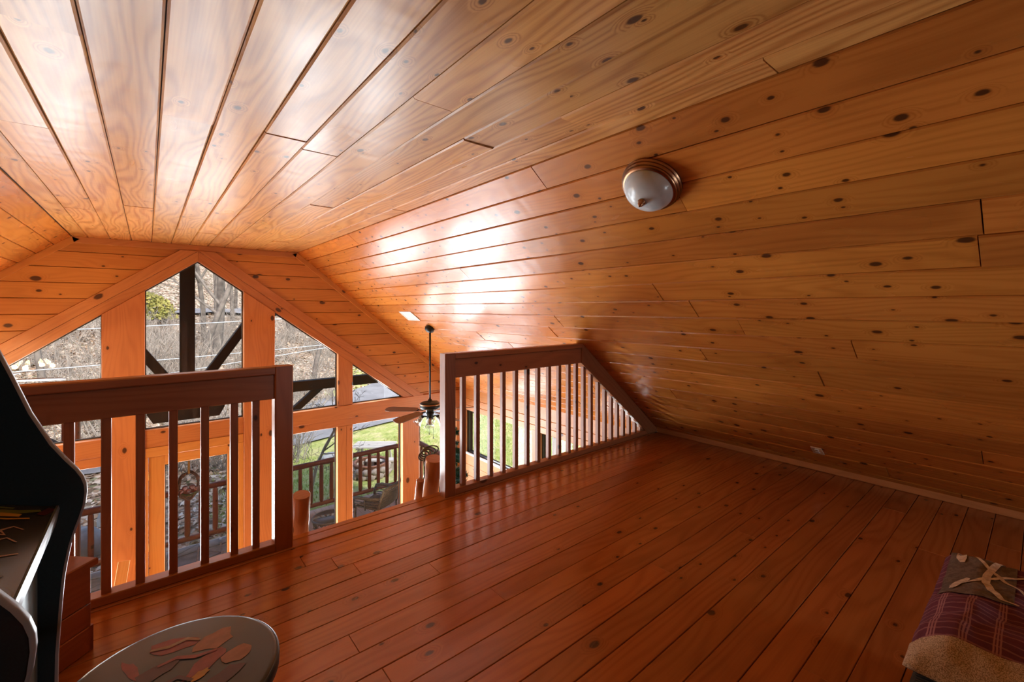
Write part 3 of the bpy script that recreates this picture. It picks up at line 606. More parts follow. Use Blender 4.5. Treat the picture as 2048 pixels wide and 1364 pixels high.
# ================================================================== ARCADE CABINET
m_lam = plain('black_laminate', (0.012, 0.030, 0.038), 0.42, vary=0.25, vscale=300)
m_edge = plain('edge_molding', (0.20, 0.24, 0.28), 0.3, vary=0.1)
m_front = plain('cabinet_front', (0.16, 0.24, 0.27), 0.35, vary=0.2, vscale=3)
m_cp = plain('control_panel_print', (0.055, 0.052, 0.05), 0.25, vary=0.45, vscale=9)
ink = {k: plain('print_' + k, c, 0.35, vary=0.25, vscale=40) for k, c in dict(red=(0.55, 0.03, 0.03), yellow=(0.80, 0.45, 0.05), green=(0.22, 0.26, 0.03), peach=(0.55, 0.36, 0.27), rose=(0.40, 0.07, 0.065), salmon=(0.50, 0.22, 0.14), grey=(0.12, 0.11, 0.10), maroon=(0.11, 0.02, 0.02)).items()}
prof = [(-0.30, 1.47), (-0.275, 1.39), (-0.241, 1.296), (-0.227, 1.256), (-0.199, 1.171), (-0.167, 1.097), (-0.144, 1.058), (-0.127, 1.032), (-0.117, 1.012), (-0.112, 0.994), (-0.111, 0.976), (-0.114, 0.948), (-0.121, 0.921), (-0.129, 0.895), (-0.137, 0.864), (-0.144, 0.821), (-0.148, 0.789), (-0.152, 0.735), (-0.155, 0.68), (-0.158, 0.625), (-0.159, 0.565), (-0.16, 0.3), (-0.16, 0.0)]
full = prof + [(-0.74, 0.0), (-0.78, 0.1), (-0.78, 1.35), (-0.70, 1.74), (-0.35, 1.74), (-0.285, 1.62), (-0.29, 1.52)]
ar = empty('arcade_cabinet', (-0.45, 1.11, 0), 'black upright arcade cabinet with printed control panel at the left edge', 'arcade cabinet')
for y0, y1 in ((1.410, 1.430), (0.800, 0.820)):
    sp_ = MB().prism(full[::-1], lambda x, z, y: (x, y, z), y1, y0); sp_.f = [f[::-1] for f in sp_.f]
    so = sp_.obj('side_panel', m_lam, ar)
    ed = MB(); n = len(prof)
    for i in range(n - 1):
        (xa, za), (xb, zb_) = prof[i], prof[i + 1]; tn = Vector((xb - xa, zb_ - za)).normalized(); nx, nz = -tn.y, tn.x
        ed.add([(xa - 0.001, y0 - 0.0015, za), (xb - 0.001, y0 - 0.0015, zb_), (xb + 0.0035, y0 + 0.003, zb_), (xa + 0.0035, y0 + 0.003, za), (xa + 0.0035, y1 - 0.003, za), (xb + 0.0035, y1 - 0.003, zb_), (xb - 0.001, y1 + 0.0015, zb_), (xa - 0.001, y1 + 0.0015, za)],
               [(0, 1, 2, 3), (3, 2, 5, 4), (4, 5, 6, 7)], True)
    ed.obj('edge_molding', m_edge, so)
def cpt(y, d, h=0.0): return Vector((-0.157 - d, y, 0.958 + 0.33 * d)) + Vector((0.313, 0, 0.95)) * h
cpn = MB(); A_, B_ = 0.8215, 1.4085
cpn.prism([(-0.157, 0.958), (-0.155, 0.953), (-0.160, 0.925), (-0.168, 0.921), (-0.45, 1.02), (-0.45, 1.055)], lambda x, z, y: (x, y, z), A_, B_)
cp = cpn.obj('control_panel', m_cp, ar)
MB().prism([(-0.1535, 0.9595), (-0.1515, 0.952), (-0.157, 0.920), (-0.163, 0.918), (-0.164, 0.922), (-0.160, 0.926), (-0.1555, 0.953), (-0.1575, 0.9595)], lambda x, z, y: (x, y, z), A_, B_).obj('panel_lip', m_edge, cp)
MB().box((-0.20, A_, 0.0), (-0.186, B_, 0.93)).obj('front_panel', m_front, ar)
MB().prism([(-0.45, 1.05), (-0.448, 1.062), (-0.63, 1.50), (-0.645, 1.50)], lambda x, z, y: (x, y, z), A_, B_).obj('bezel', m_lam, ar)
sc_ = MB().prism([(-0.462, 1.105), (-0.460, 1.107), (-0.612, 1.462), (-0.614, 1.460)], lambda x, z, y: (x, y, z), A_ + 0.08, B_ - 0.08).obj('screen', plain('dark_screen', (0.01, 0.012, 0.014), 0.08), ar)
MB().box((-0.68, A_, 1.735), (-0.36, B_, 1.75)).obj('top_panel', m_lam, ar)
MB().box((-0.33, A_, 1.53), (-0.32, B_, 1.735)).obj('marquee', m_front, ar)
MB().box((-0.775, A_, 0.02), (-0.76, B_, 1.38)).obj('back_panel', m_lam, ar)
# loose printed ornament on the control panel
def decal(name, pts, mat, parent, fn, h=0.0012):
    n = len(pts); me = MB().add([tuple(fn(u, v, h)) for u, v in pts], [tuple(range(n))]); o = me.obj(name, mat, parent); return o
def stroke(pts, w):
    L, Rr = [], []
    for i, p in enumerate(pts):
        a = Vector(pts[max(0, i - 1)]); b = Vector(pts[min(len(pts) - 1, i + 1)]); d = (b - a).normalized(); nn = Vector((-d.y, d.x)); f = w * (0.35 + 0.65 * math.sin(PI * (i + 0.5) / len(pts)))
        L.append(tuple(Vector(p) + nn * f)); Rr.append(tuple(Vector(p) - nn * f))
    return L, Rr
def ribbon(name, pts, w, mat, parent, fn, h=0.0012):
    L, Rr = stroke(pts, w); mb = MB(); vs = [tuple(fn(u, v, h)) for u, v in L] + [tuple(fn(u, v, h)) for u, v in Rr]; n = len(L)
    mb.add(vs, [(i, i + 1, n + i + 1, n + i) for i in range(n - 1)]); return mb.obj(name, mat, parent)
for nm, pts, w, mt in (('leaf_print', [(1.375, 0.02), (1.365, 0.05), (1.37, 0.085), (1.36, 0.12)], 0.010, 'green'), ('leaf_print', [(1.345, 0.045), (1.35, 0.075), (1.34, 0.105), (1.345, 0.15)], 0.012, 'yellow'),
                       ('leaf_print', [(1.36, 0.10), (1.34, 0.12), (1.345, 0.17)], 0.012, 'red'), ('leaf_print', [(1.33, 0.03), (1.325, 0.06), (1.33, 0.10)], 0.004, 'yellow'), ('leaf_print', [(1.385, 0.06), (1.39, 0.09), (1.38, 0.13)], 0.006, 'green'),
                       ('scroll_print', [(1.27, 0.03), (1.285, 0.045), (1.265, 0.06), (1.245, 0.05), (1.25, 0.085), (1.275, 0.10), (1.25, 0.12)], 0.0035, 'peach'), ('scroll_print', [(1.21, 0.03), (1.23, 0.045), (1.21, 0.065), (1.185, 0.06), (1.19, 0.09), (1.21, 0.11), (1.20, 0.15)], 0.0035, 'peach'),
                       ('scroll_print', [(1.16, 0.02), (1.15, 0.04), (1.165, 0.07)], 0.003, 'peach'), ('smudge_print', [(1.08, 0.03), (1.04, 0.05), (1.07, 0.09)], 0.012, 'grey'), ('leaf_print', [(1.39, 0.004), (1.35, 0.018)], 0.009, 'maroon')):
    ribbon(nm, pts, w, ink[mt], cp, lambda u, v, h: cpt(u, v, h))
# ================================================================== ROUND STOOL
SX, SY, SZ, SRr = 0.035, 1.052, 0.70, 0.178
m_seat = plain('stool_print', (0.085, 0.075, 0.062), 0.3, vary=0.35, vscale=6)
st = empty('round_stool', (SX, SY, 0), 'round black stool with a worn painted top in red and salmon', 'stool')
se = MB().lathe([(0.0, -0.03), (SRr - 0.012, -0.03), (SRr - 0.002, -0.026), (SRr, -0.015), (SRr, -0.006), (SRr - 0.004, -0.001), (SRr - 0.010, 0.0), (0.0, 0.0)], 64, (SX, SY, SZ)).obj('seat', m_seat, st)
MB().lathe([(SRr - 0.001, -0.027), (SRr + 0.0025, -0.024), (SRr + 0.0025, -0.006), (SRr - 0.001, -0.003)], 64, (SX, SY, SZ)).obj('seat_band', m_lam, se)
for k in range(4):
    a = PI / 4 + k * PI / 2; MB().tube([(SX + 0.10 * math.cos(a), SY + 0.10 * math.sin(a), SZ - 0.03), (SX + 0.155 * math.cos(a), SY + 0.155 * math.sin(a), 0.0)], [0.017, 0.014], 10).obj('leg', m_lam, st)
MB().tube([(SX + 0.137 * math.cos(a), SY + 0.137 * math.sin(a), 0.24) for a in [2 * PI * i / 32 for i in range(33)]], 0.008, 8, False).obj('foot_ring', M['bronze'], st)
def spt(u, v, h=0.0): return Vector((SX + u, SY + v, SZ + h))
q = random.Random(12)
def blob(cx, cy, rx, ry, rot, seed, n=14):
    g = random.Random(seed); return [(cx + (rx * math.cos(a) * k) * math.cos(rot) - (ry * math.sin(a) * k) * math.sin(rot), cy + (rx * math.cos(a) * k) * math.sin(rot) + (ry * math.sin(a) * k) * math.cos(rot)) for a, k in [(2 * PI * i / n, g.uniform(0.72, 1.1)) for i in range(n)]]
for i, (cx, cy, rx, ry, rot, mt) in enumerate([(0.005, 0.085, 0.034, 0.018, -0.4, 'rose'), (0.062, 0.055, 0.03, 0.022, 0.3, 'salmon'), (-0.05, 0.06, 0.007, 0.03, 0.3, 'rose'), (0.045, 0.005, 0.035, 0.014, 0.6, 'rose'), (0.09, -0.005, 0.022, 0.02, 0.2, 'salmon'),
                                               (-0.02, 0.03, 0.03, 0.014, 0.2, 'maroon'), (0.01, -0.045, 0.03, 0.02, -0.3, 'salmon'), (0.06, -0.05, 0.035, 0.016, 0.5, 'maroon'), (0.034, -0.02, 0.014, 0.008, 0.4, 'yellow'), (-0.06, -0.02, 0.022, 0.012, -0.6, 'rose')]):
    decal('painted_patch', blob(cx * 1.2, cy * 1.2, rx * 1.35, ry * 1.35, rot, i), ink[mt], se, spt, 0.0006 + 0.0001 * i)
for i, pts in enumerate([[(-0.03, 0.11), (0.0, 0.1), (0.03, 0.105), (0.05, 0.085)], [(-0.02, 0.05), (0.01, 0.055), (0.04, 0.035), (0.075, 0.03)], [(-0.05, 0.0), (-0.02, -0.01), (0.01, -0.005), (0.03, -0.03)]]):
    ribbon('painted_stroke', pts, 0.005, ink[('peach', 'rose', 'maroon')[i]], se, spt, 0.0018)
# ================================================================== OTTOMAN AND FOLDED QUILT
def cord_mat():
    m, nt, p = mat_new('corduroy'); b = NB(nt); tc = b.n('ShaderNodeTexCoord'); sx = b.n('ShaderNodeSeparateXYZ'); b.link(tc.outputs['Object'], sx.inputs[0])
    w = b.math('MULTIPLY_ADD', b.math('SINE', b.math('MULTIPLY', sx.outputs[0], 2 * PI / 0.011)), 0.5, 0.5)
    nz = b.noise(tc.outputs['Object'], 30, 3)
    b.link(b.mix(b.math('MULTIPLY', w, b.math('ADD', nz, 0.3)), (0.018, 0.014, 0.010), (0.085, 0.070, 0.055)), p.inputs['Base Color']); p.inputs['Roughness'].default_value = 0.95
    bp = b.n('ShaderNodeBump'); bp.inputs['Distance'].default_value = 0.004; b.link(w, bp.inputs['Height']); b.link(bp.outputs[0], p.inputs['Normal']); return m
def cushion(x0, x1, y0, y1, z0, z1, r, nx, ny, fn=None):
    """closed rounded slab as one grid mesh: top sheet, bottom sheet and sides"""
    mb = MB(); vs = []; prof_ = [(0, z0), (0.35, z0), (0.9, z0 + 0.0), (1.0, z0 + r), (1.0, z1 - r), (0.9, z1), (0.35, z1), (0, z1)]
    N = 72; cx, cy = (x0 + x1) / 2, (y0 + y1) / 2; hx, hy = (x1 - x0) / 2, (y1 - y0) / 2
    rings_ = [(0.0, z0)] + [(f, z0) for f in (0.4, 0.8)] + [(1 - 0.3 * r / hx, z0 + 0.0), (1.0, z0 + r * 0.6), (1.0, (z0 + z1) / 2), (1.0, z1 - r * 0.6), (1 - 0.3 * r / hx, z1 - 0.1 * r)] + [(f, z1) for f in (0.85, 0.7, 0.55, 0.4, 0.25, 0.12)] + [(0.0, z1)]
    for f, z in rings_:
        for k in range(N):
            a = 2 * PI * k / N; c, s = math.cos(a), math.sin(a); e = 0.16
            px = math.copysign(abs(c) ** e, c); py = math.copysign(abs(s) ** e, s); x = cx + hx * f * px; y = cy + hy * f * py
            zz = z + (fn(x, y, z) if fn and z > z0 + 0.001 else 0); vs.append((x, y, zz))
    n = len(rings_); fs = [(i * N + k, i * N + (k + 1) % N, (i + 1) * N + (k + 1) % N, (i + 1) * N + k) for i in range(n - 1) for k in range(N)]
    return mb.add(vs, fs, True)
ot = empty('corduroy_ottoman', (1.85, -0.25, 0), 'dark brown corduroy ottoman under the folded quilt, bottom right', 'ottoman')
mc = cord_mat()
cushion(1.28, 2.34, -0.75, 0.235, 0.06, 0.42, 0.05, 0, 0).obj('cushion', mc, ot)
for x, y in ((1.38, 0.15), (2.24, 0.15), (1.38, -0.65), (2.24, -0.65)): MB().lathe([(0.022, 0.0), (0.03, 0.062)], 12, (x, y, 0.001)).obj('foot', m_lam, ot)
QZ = 0.425
def qtop(x, y):
    f = 0.085
    ex = min(x - 1.585, 2.36 - x, 0.24 - y, 0.09) ; f *= max(0.0, min(1.0, (ex / 0.09))) ** 0.4
    f += 0.014 * mnoise.noise((x * 9, y * 9, 1.0)) + 0.008 * mnoise.noise((x * 24, y * 20, 4.0)) + 0.012 * math.sin((x - 1.6) * 9)
    return QZ + max(f, 0.012)
qu = empty('folded_quilt', (1.95, -0.05, QZ), 'folded patchwork quilt in plum, taupe and speckled beige lying on the corduroy ottoman', 'quilt')
def fabric(name, c1, c2, kind):
    m, nt, p = mat_new(name); b = NB(nt); tc = b.n('ShaderNodeTexCoord'); s = b.n('ShaderNodeSeparateXYZ'); V = b.vmath('ADD', tc.outputs['Object'], b.vmath('MULTIPLY', b.n('ShaderNodeTexNoise').outputs[1], (0.012, 0.012, 0.0))); b.link(V, s.inputs[0])
    if kind == 'plaid':
        def lines(o, per, w, n=1):
            f = b.math('FRACT', b.math('DIVIDE', o, per)); r = None
            for k in range(n):
                l = b.math('LESS_THAN', b.math('ABSOLUTE', b.math('SUBTRACT', f, 0.3 + 0.10 * k)), w); r = l if r is None else b.math('MAXIMUM', r, l)
            return r
        wv = b.math('MULTIPLY_ADD', b.noise(tc.outputs['Object'], 18, 2), 0.02, 0.0)
        fac = b.math('MAXIMUM', lines(s.outputs[1], 0.062, 0.028, 3), b.math('MULTIPLY', lines(b.math('ADD', s.outputs[0], wv), 0.030, 0.10), 0.6))
        dk = b.noise(tc.outputs['Object'], 9, 3); base = b.mix(dk, c1, tuple(x * 0.35 for x in c1)); c = b.mix(b.math('MULTIPLY', fac, 0.55), base, c2)
    else:
        nz = b.noise(tc.outputs['Object'], 420 if kind == 'speck' else 60, 2, 0.7); c = b.mix(b.sstep(nz, 0.42, 0.60), c1, c2)
    b.link(c, p.inputs['Base Color']); p.inputs['Roughness'].default_value = 0.9
    bp = b.n('ShaderNodeBump'); bp.inputs['Distance'].default_value = 0.006; bp.inputs['Strength'].default_value = 0.5; b.link(b.noise(tc.outputs['Object'], 35, 3), bp.inputs['Height']); b.link(bp.outputs[0], p.inputs['Normal']); return m
m_plum = fabric('plum_plaid', (0.20, 0.042, 0.085), (0.58, 0.30, 0.31), 'plaid'); m_taupe = fabric('taupe', (0.19, 0.15, 0.12), (0.13, 0.10, 0.08), 'soft'); m_beige = fabric('speckled_beige', (0.68, 0.55, 0.39), (0.26, 0.18, 0.11), 'speck'); m_cream = fabric('cream_applique', (0.80, 0.70, 0.58), (0.62, 0.51, 0.41), 'soft')
def quilt_sheet(name, x0, x1, y0, y1, mat, parent, h=0.0, skirt=True, step=0.012):
    nx = max(2, int((x1 - x0) / step)); ny = max(2, int((y1 - y0) / step)); mb = MB(); vs = []
    for i in range(nx + 1):
        for j in range(ny + 1):
            x = x0 + (x1 - x0) * i / nx; y = y0 + (y1 - y0) * j / ny; vs.append((x, y, qtop(x, y) + h))
    fs = [(i * (ny + 1) + j, (i + 1) * (ny + 1) + j, (i + 1) * (ny + 1) + j + 1, i * (ny + 1) + j + 1) for i in range(nx) for j in range(ny)]
    mb.add(vs, fs, True)
    if skirt:
        bd = [(i, 0) for i in range(nx + 1)] + [(nx, j) for j in range(1, ny + 1)] + [(i, ny) for i in range(nx - 1, -1, -1)] + [(0, j) for j in range(ny - 1, 0, -1)]
        ring1 = [vs[i * (ny + 1) + j] for i, j in bd]; n = len(ring1); cx = (x0 + x1) / 2; cy = (y0 + y1) / 2; v2 = []
        for (x, y, z), (i, j) in zip(ring1, bd):
            dx = (1 if i == nx else -1 if i == 0 else 0); dy = (1 if j == ny else -1 if j == 0 else 0); v2.append((x + dx * 0.012, y + dy * 0.012, (z + QZ) / 2))
        v3 = [(x, y, QZ) for x, y, z in ring1]
        mb.add(ring1 + v2 + v3, [(k, n + k, n + (k + 1) % n, (k + 1) % n) for k in range(n)] + [(n + k, 2 * n + k, 2 * n + (k + 1) % n, n + (k + 1) % n) for k in range(n)], True)
    return mb.obj(name, mat, parent)
quilt_sheet('quilt_body', 1.615, 2.355, -0.52, 0.232, m_plum, qu)
quilt_sheet('border_strip', 1.588, 1.668, -0.50, 0.236, m_beige, qu, 0.003, True)
quilt_sheet('taupe_patch', 1.985, 2.345, 0.06, 0.226, m_taupe, qu, 0.003, False)
quilt_sheet('beige_patch', 1.672, 1.93, -0.40, -0.02, m_beige, qu, 0.003, False)
def qpt(u, v, h=0.0): return Vector((u, v, qtop(u, v) + 0.0045 + h))
for nm, pts, w in (('applique', [(2.31, 0.17), (2.26, 0.145), (2.21, 0.115), (2.15, 0.08), (2.09, 0.04), (2.06, 0.02)], 0.009), ('applique', [(2.07, 0.205), (2.10, 0.17), (2.14, 0.13), (2.18, 0.09), (2.22, 0.05), (2.26, 0.0)], 0.009),
                   ('applique', [(2.33, 0.09), (2.28, 0.10), (2.23, 0.115), (2.17, 0.125), (2.12, 0.125), (2.06, 0.11), (2.01, 0.085), (1.99, 0.05)], 0.016), ('applique', [(2.34, 0.20), (2.29, 0.195), (2.25, 0.19)], 0.022), ('applique', [(2.05, 0.20), (2.10, 0.185), (2.13, 0.165)], 0.018)):
    fine_ = []
    for a, b in zip(pts[:-1], pts[1:]):
        for k in range(4): fine_.append((a[0] + (b[0] - a[0]) * k / 4, a[1] + (b[1] - a[1]) * k / 4))
    fine_.append(pts[-1]); ribbon(nm, fine_, w * 0.62, m_cream, qu, qpt)
# ================================================================== WREATH ON THE DOOR, ARTIFICIAL TREE
wr = empty('door_wreath', (0.425, GY + 0.1, -1.17), 'dark twig wreath with red apples hanging on a strap over the door pane', 'wreath')
WY = GY + 0.115; m_twig = plain('dark_twig', (0.06, 0.025, 0.015), 0.8, vary=0.5, vscale=50); m_apple = plain('apple', (0.10, 0.018, 0.012), 0.3, vary=0.3)
q = random.Random(5)
for k in range(9):
    pts = []; ph = q.uniform(0, 6); ra = q.uniform(0.9, 1.1)
    for i in range(33):
        a = 2 * PI * i / 32; pts.append((0.425 + 0.108 * ra * math.cos(a) + 0.008 * math.sin(5 * a + ph), WY + 0.012 * math.sin(4 * a + ph), -0.97 + 0.178 * ra * math.sin(a) + 0.008 * math.cos(6 * a + ph)))
    MB().tube(pts, 0.006, 5, False).obj('twig_ring', m_twig, wr)
for k in range(5):
    MB().lathe([(0.0, -0.032), (0.018, -0.028), (0.033, -0.008), (0.034, 0.01), (0.022, 0.028), (0.006, 0.026), (0.0, 0.02)], 14, (0.345 + 0.04 * k, WY + 0.005, -1.03 + 0.03 * (k % 2) - 0.01 * (k == 2))).obj('apple', m_apple, wr)
MB().tube([(0.345 + 0.02 * k, WY + 0.01 * (k % 2), -1.075 - 0.03 * math.sin(PI * k / 9)) for k in range(10)], 0.018, 6).obj('moss', plain('moss', (0.05, 0.06, 0.02), 0.9, vary=0.5), wr)
MB().box((0.413, GY + 0.069, -0.80), (0.437, GY + 0.074, -0.485)).obj('strap', plain('strap_cloth', (0.20, 0.12, 0.03), 0.6, vary=0.3), wr)
xt = empty('artificial_tree', (2.80, 4.5, ZM), 'slim blue-green artificial fir tree behind the right railing post', 'tree')
MB().tube([(2.80, 4.5, ZM), (2.80, 4.5, 0.0)], [0.03, 0.008], 8).obj('trunk', m_twig, xt)
q = random.Random(9); nd = MB()
for k in range(330):
    h = q.random() ** 0.8 * 2.35; zb_ = -0.02 - h; L = 0.05 + 0.21 * h ** 0.8; a = q.uniform(0, 2 * PI); d = Vector((math.cos(a), math.sin(a), -0.25 + q.uniform(-0.15, 0.2))).normalized(); o = Vector((2.80, 4.5, zb_)); sd_ = d.orthogonal().normalized()
    for j in range(16):
        f = 0.25 + 0.75 * j / 16; p = o + d * L * f
        for s in range(4):
            w = (sd_ * math.cos(s * PI / 2 + j) + d.cross(sd_) * math.sin(s * PI / 2 + j)) * 0.040 + d * 0.02; e = d * 0.008
            i0 = len(nd.v); nd.v += [tuple(p - e), tuple(p + e), tuple(p + w)]; nd.f.append((i0, i0 + 1, i0 + 2)); nd.sm.append(False)
nd_o = nd.obj('needles', plain('fir_needles', (0.03, 0.17, 0.145), 0.6, vary=0.5, vscale=15), xt); nd_o['kind'] = 'stuff'
# ================================================================== PORCH
PZ = -2.62; RY = 9.17; PX0, PX1 = -4.0, 4.86
m_mortar = plain('mortar', (0.55, 0.55, 0.52), 0.9, vary=0.3, bump=0.3)
m_flag = plain('flagstone', (0.21, 0.24, 0.26), 0.6, vary=0.45, vscale=5, bump=0.3)
pf = struct(MB().box((PX0, GY + 0.15, PZ - 0.3), (PX1, RY + 0.12, PZ - 0.02)).obj('porch_floor', m_mortar))
q = random.Random(21); gx = [PX0 + 0.36 * i for i in range(16)]; gy = [7.37 + 0.31 * j for j in range(7)]
jt = {(i, j): (x + (q.uniform(-0.11, 0.11) if 0 < i < 15 else 0), y + (q.uniform(-0.10, 0.10) if 0 < j < 6 else 0)) for i, x in enumerate(gx) for j, y in enumerate(gy)}
def inset(pl, g):
    c = Vector((sum(p[0] for p in pl) / len(pl), sum(p[1] for p in pl) / len(pl))); out = []
    for p in pl: d = Vector(p) - c; out.append(tuple(c + d * max(0.2, 1 - g / d.length)))
    return out
for i in range(15):
    for j in range(6):
        qd = [jt[i, j], jt[i + 1, j], jt[i + 1, j + 1], jt[i, j + 1]]; k = q.random()
        for pl in ([[qd[0], qd[1], qd[2]], [qd[0], qd[2], qd[3]]] if k < 0.3 else [[qd[0], qd[1], qd[3]], [qd[1], qd[2], qd[3]]] if k < 0.5 else [qd]):
            MB().prism(inset(pl, 0.022), lambda x, y, z: (x, y, z), PZ - 0.025, PZ + q.uniform(-0.004, 0.003)).obj('flagstone', m_flag, pf)
x = 1.42
while x < PX1 - 0.05:
    plank('deck_board', pf, M['deck'], (x + 0.07, (7.36 + RY + 0.12) / 2, PZ + 0.012), (0, 1, 0), (-1, 0, 0), (0, 0, 1), RY + 0.12 - 7.36, 0.134, 0.03, 0.003); x += 0.14
pr = empty('porch_railing', (0.4, RY, PZ), 'reddish peeled-log railing with pointed balusters around the porch', 'railing')
log_obj('top_rail', pr, M['porchlog'], (PX0, RY, -1.655), (4.80, RY, -1.655), 0.052, 0.050, 12, 0.2, 0.005, 1)
log_obj('bottom_rail', pr, M['porchlog'], (PX0, RY, -2.47), (4.80, RY, -2.47), 0.042, 0.042, 12, 0.2, 0.004, 2)
log_obj('top_rail', pr, M['porchlog'], (4.76, 7.40, -1.655), (4.76, RY - 0.02, -1.655), 0.05, 0.05, 12, 0.2, 0.004, 3)
log_obj('bottom_rail', pr, M['porchlog'], (4.76, 7.40, -2.47), (4.76, RY - 0.02, -2.47), 0.042, 0.042, 12, 0.2, 0.004, 4)
def peg(x, y, s):
    L = 0.80; g = random.Random(s); r = g.uniform(0.034, 0.042)
    MB().tube([(-L / 2, 0, 0), (-L / 2 + 0.07, 0, 0), (-0.1, g.uniform(-.004, .004), g.uniform(-.004, .004)), (0.15, 0, 0), (L / 2 - 0.07, 0, 0), (L / 2, 0, 0)], [0.018, r, r * 1.04, r, r * 0.97, 0.018], 10).obj('baluster', M['porchlog'], pr, frame((x, y, -2.06), (0, 0, 1), (0, 1, 0), (-1, 0, 0)))
k = 0
for i in range(-31, 13):
    x = 2.274 + 0.1955 * i
    if PX0 + 0.1 < x < 4.70: peg(x, RY, k); k += 1
for i in range(8): peg(4.76, 7.55 + 0.2 * i, 100 + i)
for n, x in (('porch post of dark wood left of the door, behind the railing', -0.87), ('porch post of dark wood hidden mostly behind the middle loft post', 1.93)):
    p_ = beam('porch_post', None, M['porchlog'], (x, RY + 0.02, PZ - 0.02), (x, RY + 0.02, -0.19), 0.19, 0.19, up=(0, 1, 0), ch=0.02); tag(p_, n, 'post')
for n, x in (('corner post of the porch railing by the lawn', 4.76), ('far left corner post of the porch railing', PX0)):
    p_ = log_obj('corner_post', None, M['porchlog'], (x, RY + 0.0, PZ - 0.02), (x, RY, -0.19), 0.075, 0.07, 12, 0.1, 0.004, 7); tag(p_, n, 'post')
tt = empty('porch_truss', (0.52, RY, -0.45), 'dark brown timber truss with king post and braces outside the gable window', 'truss')
TY = RY + 0.02
beam('king_post', tt, M['truss'], (0.515, TY, -0.19), (0.515, TY, 2.3), 0.205, 0.16, up=(0, 1, 0))
beam('tie_beam', tt, M['truss'], (-4.2, TY, -0.095), (5.2, TY, -0.095), 0.16, 0.19)
polyboard('tie_block', tt, M['truss'], [(-0.01, -0.30), (0.07, -0.45), (0.96, -0.45), (1.04, -0.30), (1.04, -0.19), (-0.01, -0.19)], 'Y', TY - 0.08, TY + 0.08, 'a', 0.004)
for s in (1, -1):
    beam('brace', tt, M['truss'], (0.515 + s * 0.08, TY, -0.05), (0.515 + s * 1.26, TY, 1.72), 0.14, 0.155, up=(0, 1, 0))
    beam('rafter', tt, M['truss'], (0.53 + s * 1.21, TY, 2.26), (0.53 + s * 4.5, TY, -0.40), 0.15, 0.18)
    beam('knee_brace', tt, M['truss'], (0.53 + s * 1.45, TY, -0.71), (0.53 + s * 2.13, TY, -0.14), 0.12, 0.12, up=(0, 1, 0))
# ------------------------------------------------------------------ wicker chair and side table
m_wick = plain('grey_wicker', (0.17, 0.195, 0.195), 0.6, vary=0.4, vscale=40)
fw = Vector((-0.49, 0.87, 0)).normalized(); rt = Vector((fw.y, -fw.x, 0)); CO = Vector((3.27, 7.86, PZ + 0.028))
CM = frame(CO, rt, fw, (0, 0, 1.16))
wc = empty('wicker_chair', tuple(CO), 'grey wicker armchair with open horizontal slats, back to the window', 'chair')
def ctube(name, pts, r, parent=wc, sides=7): return MB().tube(pts, r, sides).obj(name, m_wick, parent, CM)
for sx in (-1, 1):
    ctube('leg', [(sx * 0.27, 0.27, 0.0), (sx * 0.27, 0.27, 0.36)], 0.018); ctube('leg', [(sx * 0.26, -0.25, 0.0), (sx * 0.27, -0.22, 0.36)], 0.018)
    ar_ = ctube('armrest', [(sx * 0.29, -0.28, 0.54), (sx * 0.325, -0.08, 0.53), (sx * 0.33, 0.15, 0.525), (sx * 0.32, 0.27, 0.50), (sx * 0.30, 0.30, 0.42), (sx * 0.28, 0.28, 0.34)], 0.026)
    for k in range(4): ctube('side_slat', [(sx * 0.275, -0.24, 0.37 + 0.04 * k), (sx * 0.30, 0.0, 0.37 + 0.04 * k), (sx * 0.29, 0.27, 0.37 + 0.04 * k)], 0.008, ar_, 5)
    ctube('back_stile', [(sx * 0.27, -0.22, 0.34), (sx * 0.29, -0.30, 0.54), (sx * 0.29, -0.37, 0.68)], 0.022)
    ctube('arm_strut', [(sx * 0.31, 0.02, 0.34), (sx * 0.325, 0.02, 0.52)], 0.014)
ctube('top_roll', [(-0.29, -0.37, 0.68), (-0.15, -0.41, 0.70), (0, -0.42, 0.705), (0.15, -0.41, 0.70), (0.29, -0.37, 0.68)], 0.026)
for k in range(12):
    f = k / 12; z_ = 0.37 + 0.30 * f; y_ = -0.235 - 0.14 * f; ctube('back_slat', [(-0.285, y_, z_), (-0.14, y_ - 0.03, z_), (0, y_ - 0.04, z_), (0.14, y_ - 0.03, z_), (0.285, y_, z_)], 0.0085, wc, 6)
for k in range(15):
    y_ = -0.22 + 0.035 * k; ctube('seat_slat', [(-0.28, y_, 0.355), (0, y_, 0.345), (0.28, y_, 0.355)], 0.010, wc, 6)
wt = empty('wicker_table', (2.43, 7.90, PZ), 'small round wicker side table with a dark glass top on the porch', 'table')
MB().lathe([(0.0, 0.0), (0.265, 0.0), (0.268, 0.004), (0.265, 0.008), (0.0, 0.008)], 40, (2.43, 7.90, PZ + 0.412)).obj('glass_top', plain('dark_glass', (0.05, 0.065, 0.075), 0.12, vary=0.2), wt)
MB().tube([(2.43 + 0.275 * math.cos(a), 7.90 + 0.275 * math.sin(a), PZ + 0.41) for a in [2 * PI * i / 40 for i in range(41)]], 0.016, 8, False).obj('rim', m_wick, wt)
for k in range(20):
    a0, a1 = 2 * PI * k / 20, 2 * PI * (k + 1) / 20
    for s in (0, 1):
        aa, ab = (a0, a1) if s else (a1, a0); MB().tube([(2.43 + 0.268 * math.cos(aa), 7.90 + 0.268 * math.sin(aa), PZ + 0.40), (2.43 + 0.262 * math.cos((aa + ab) / 2), 7.90 + 0.262 * math.sin((aa + ab) / 2), PZ + 0.35), (2.43 + 0.25 * math.cos(ab), 7.90 + 0.25 * math.sin(ab), PZ + 0.29)], 0.007, 5).obj('lattice', m_wick, wt)
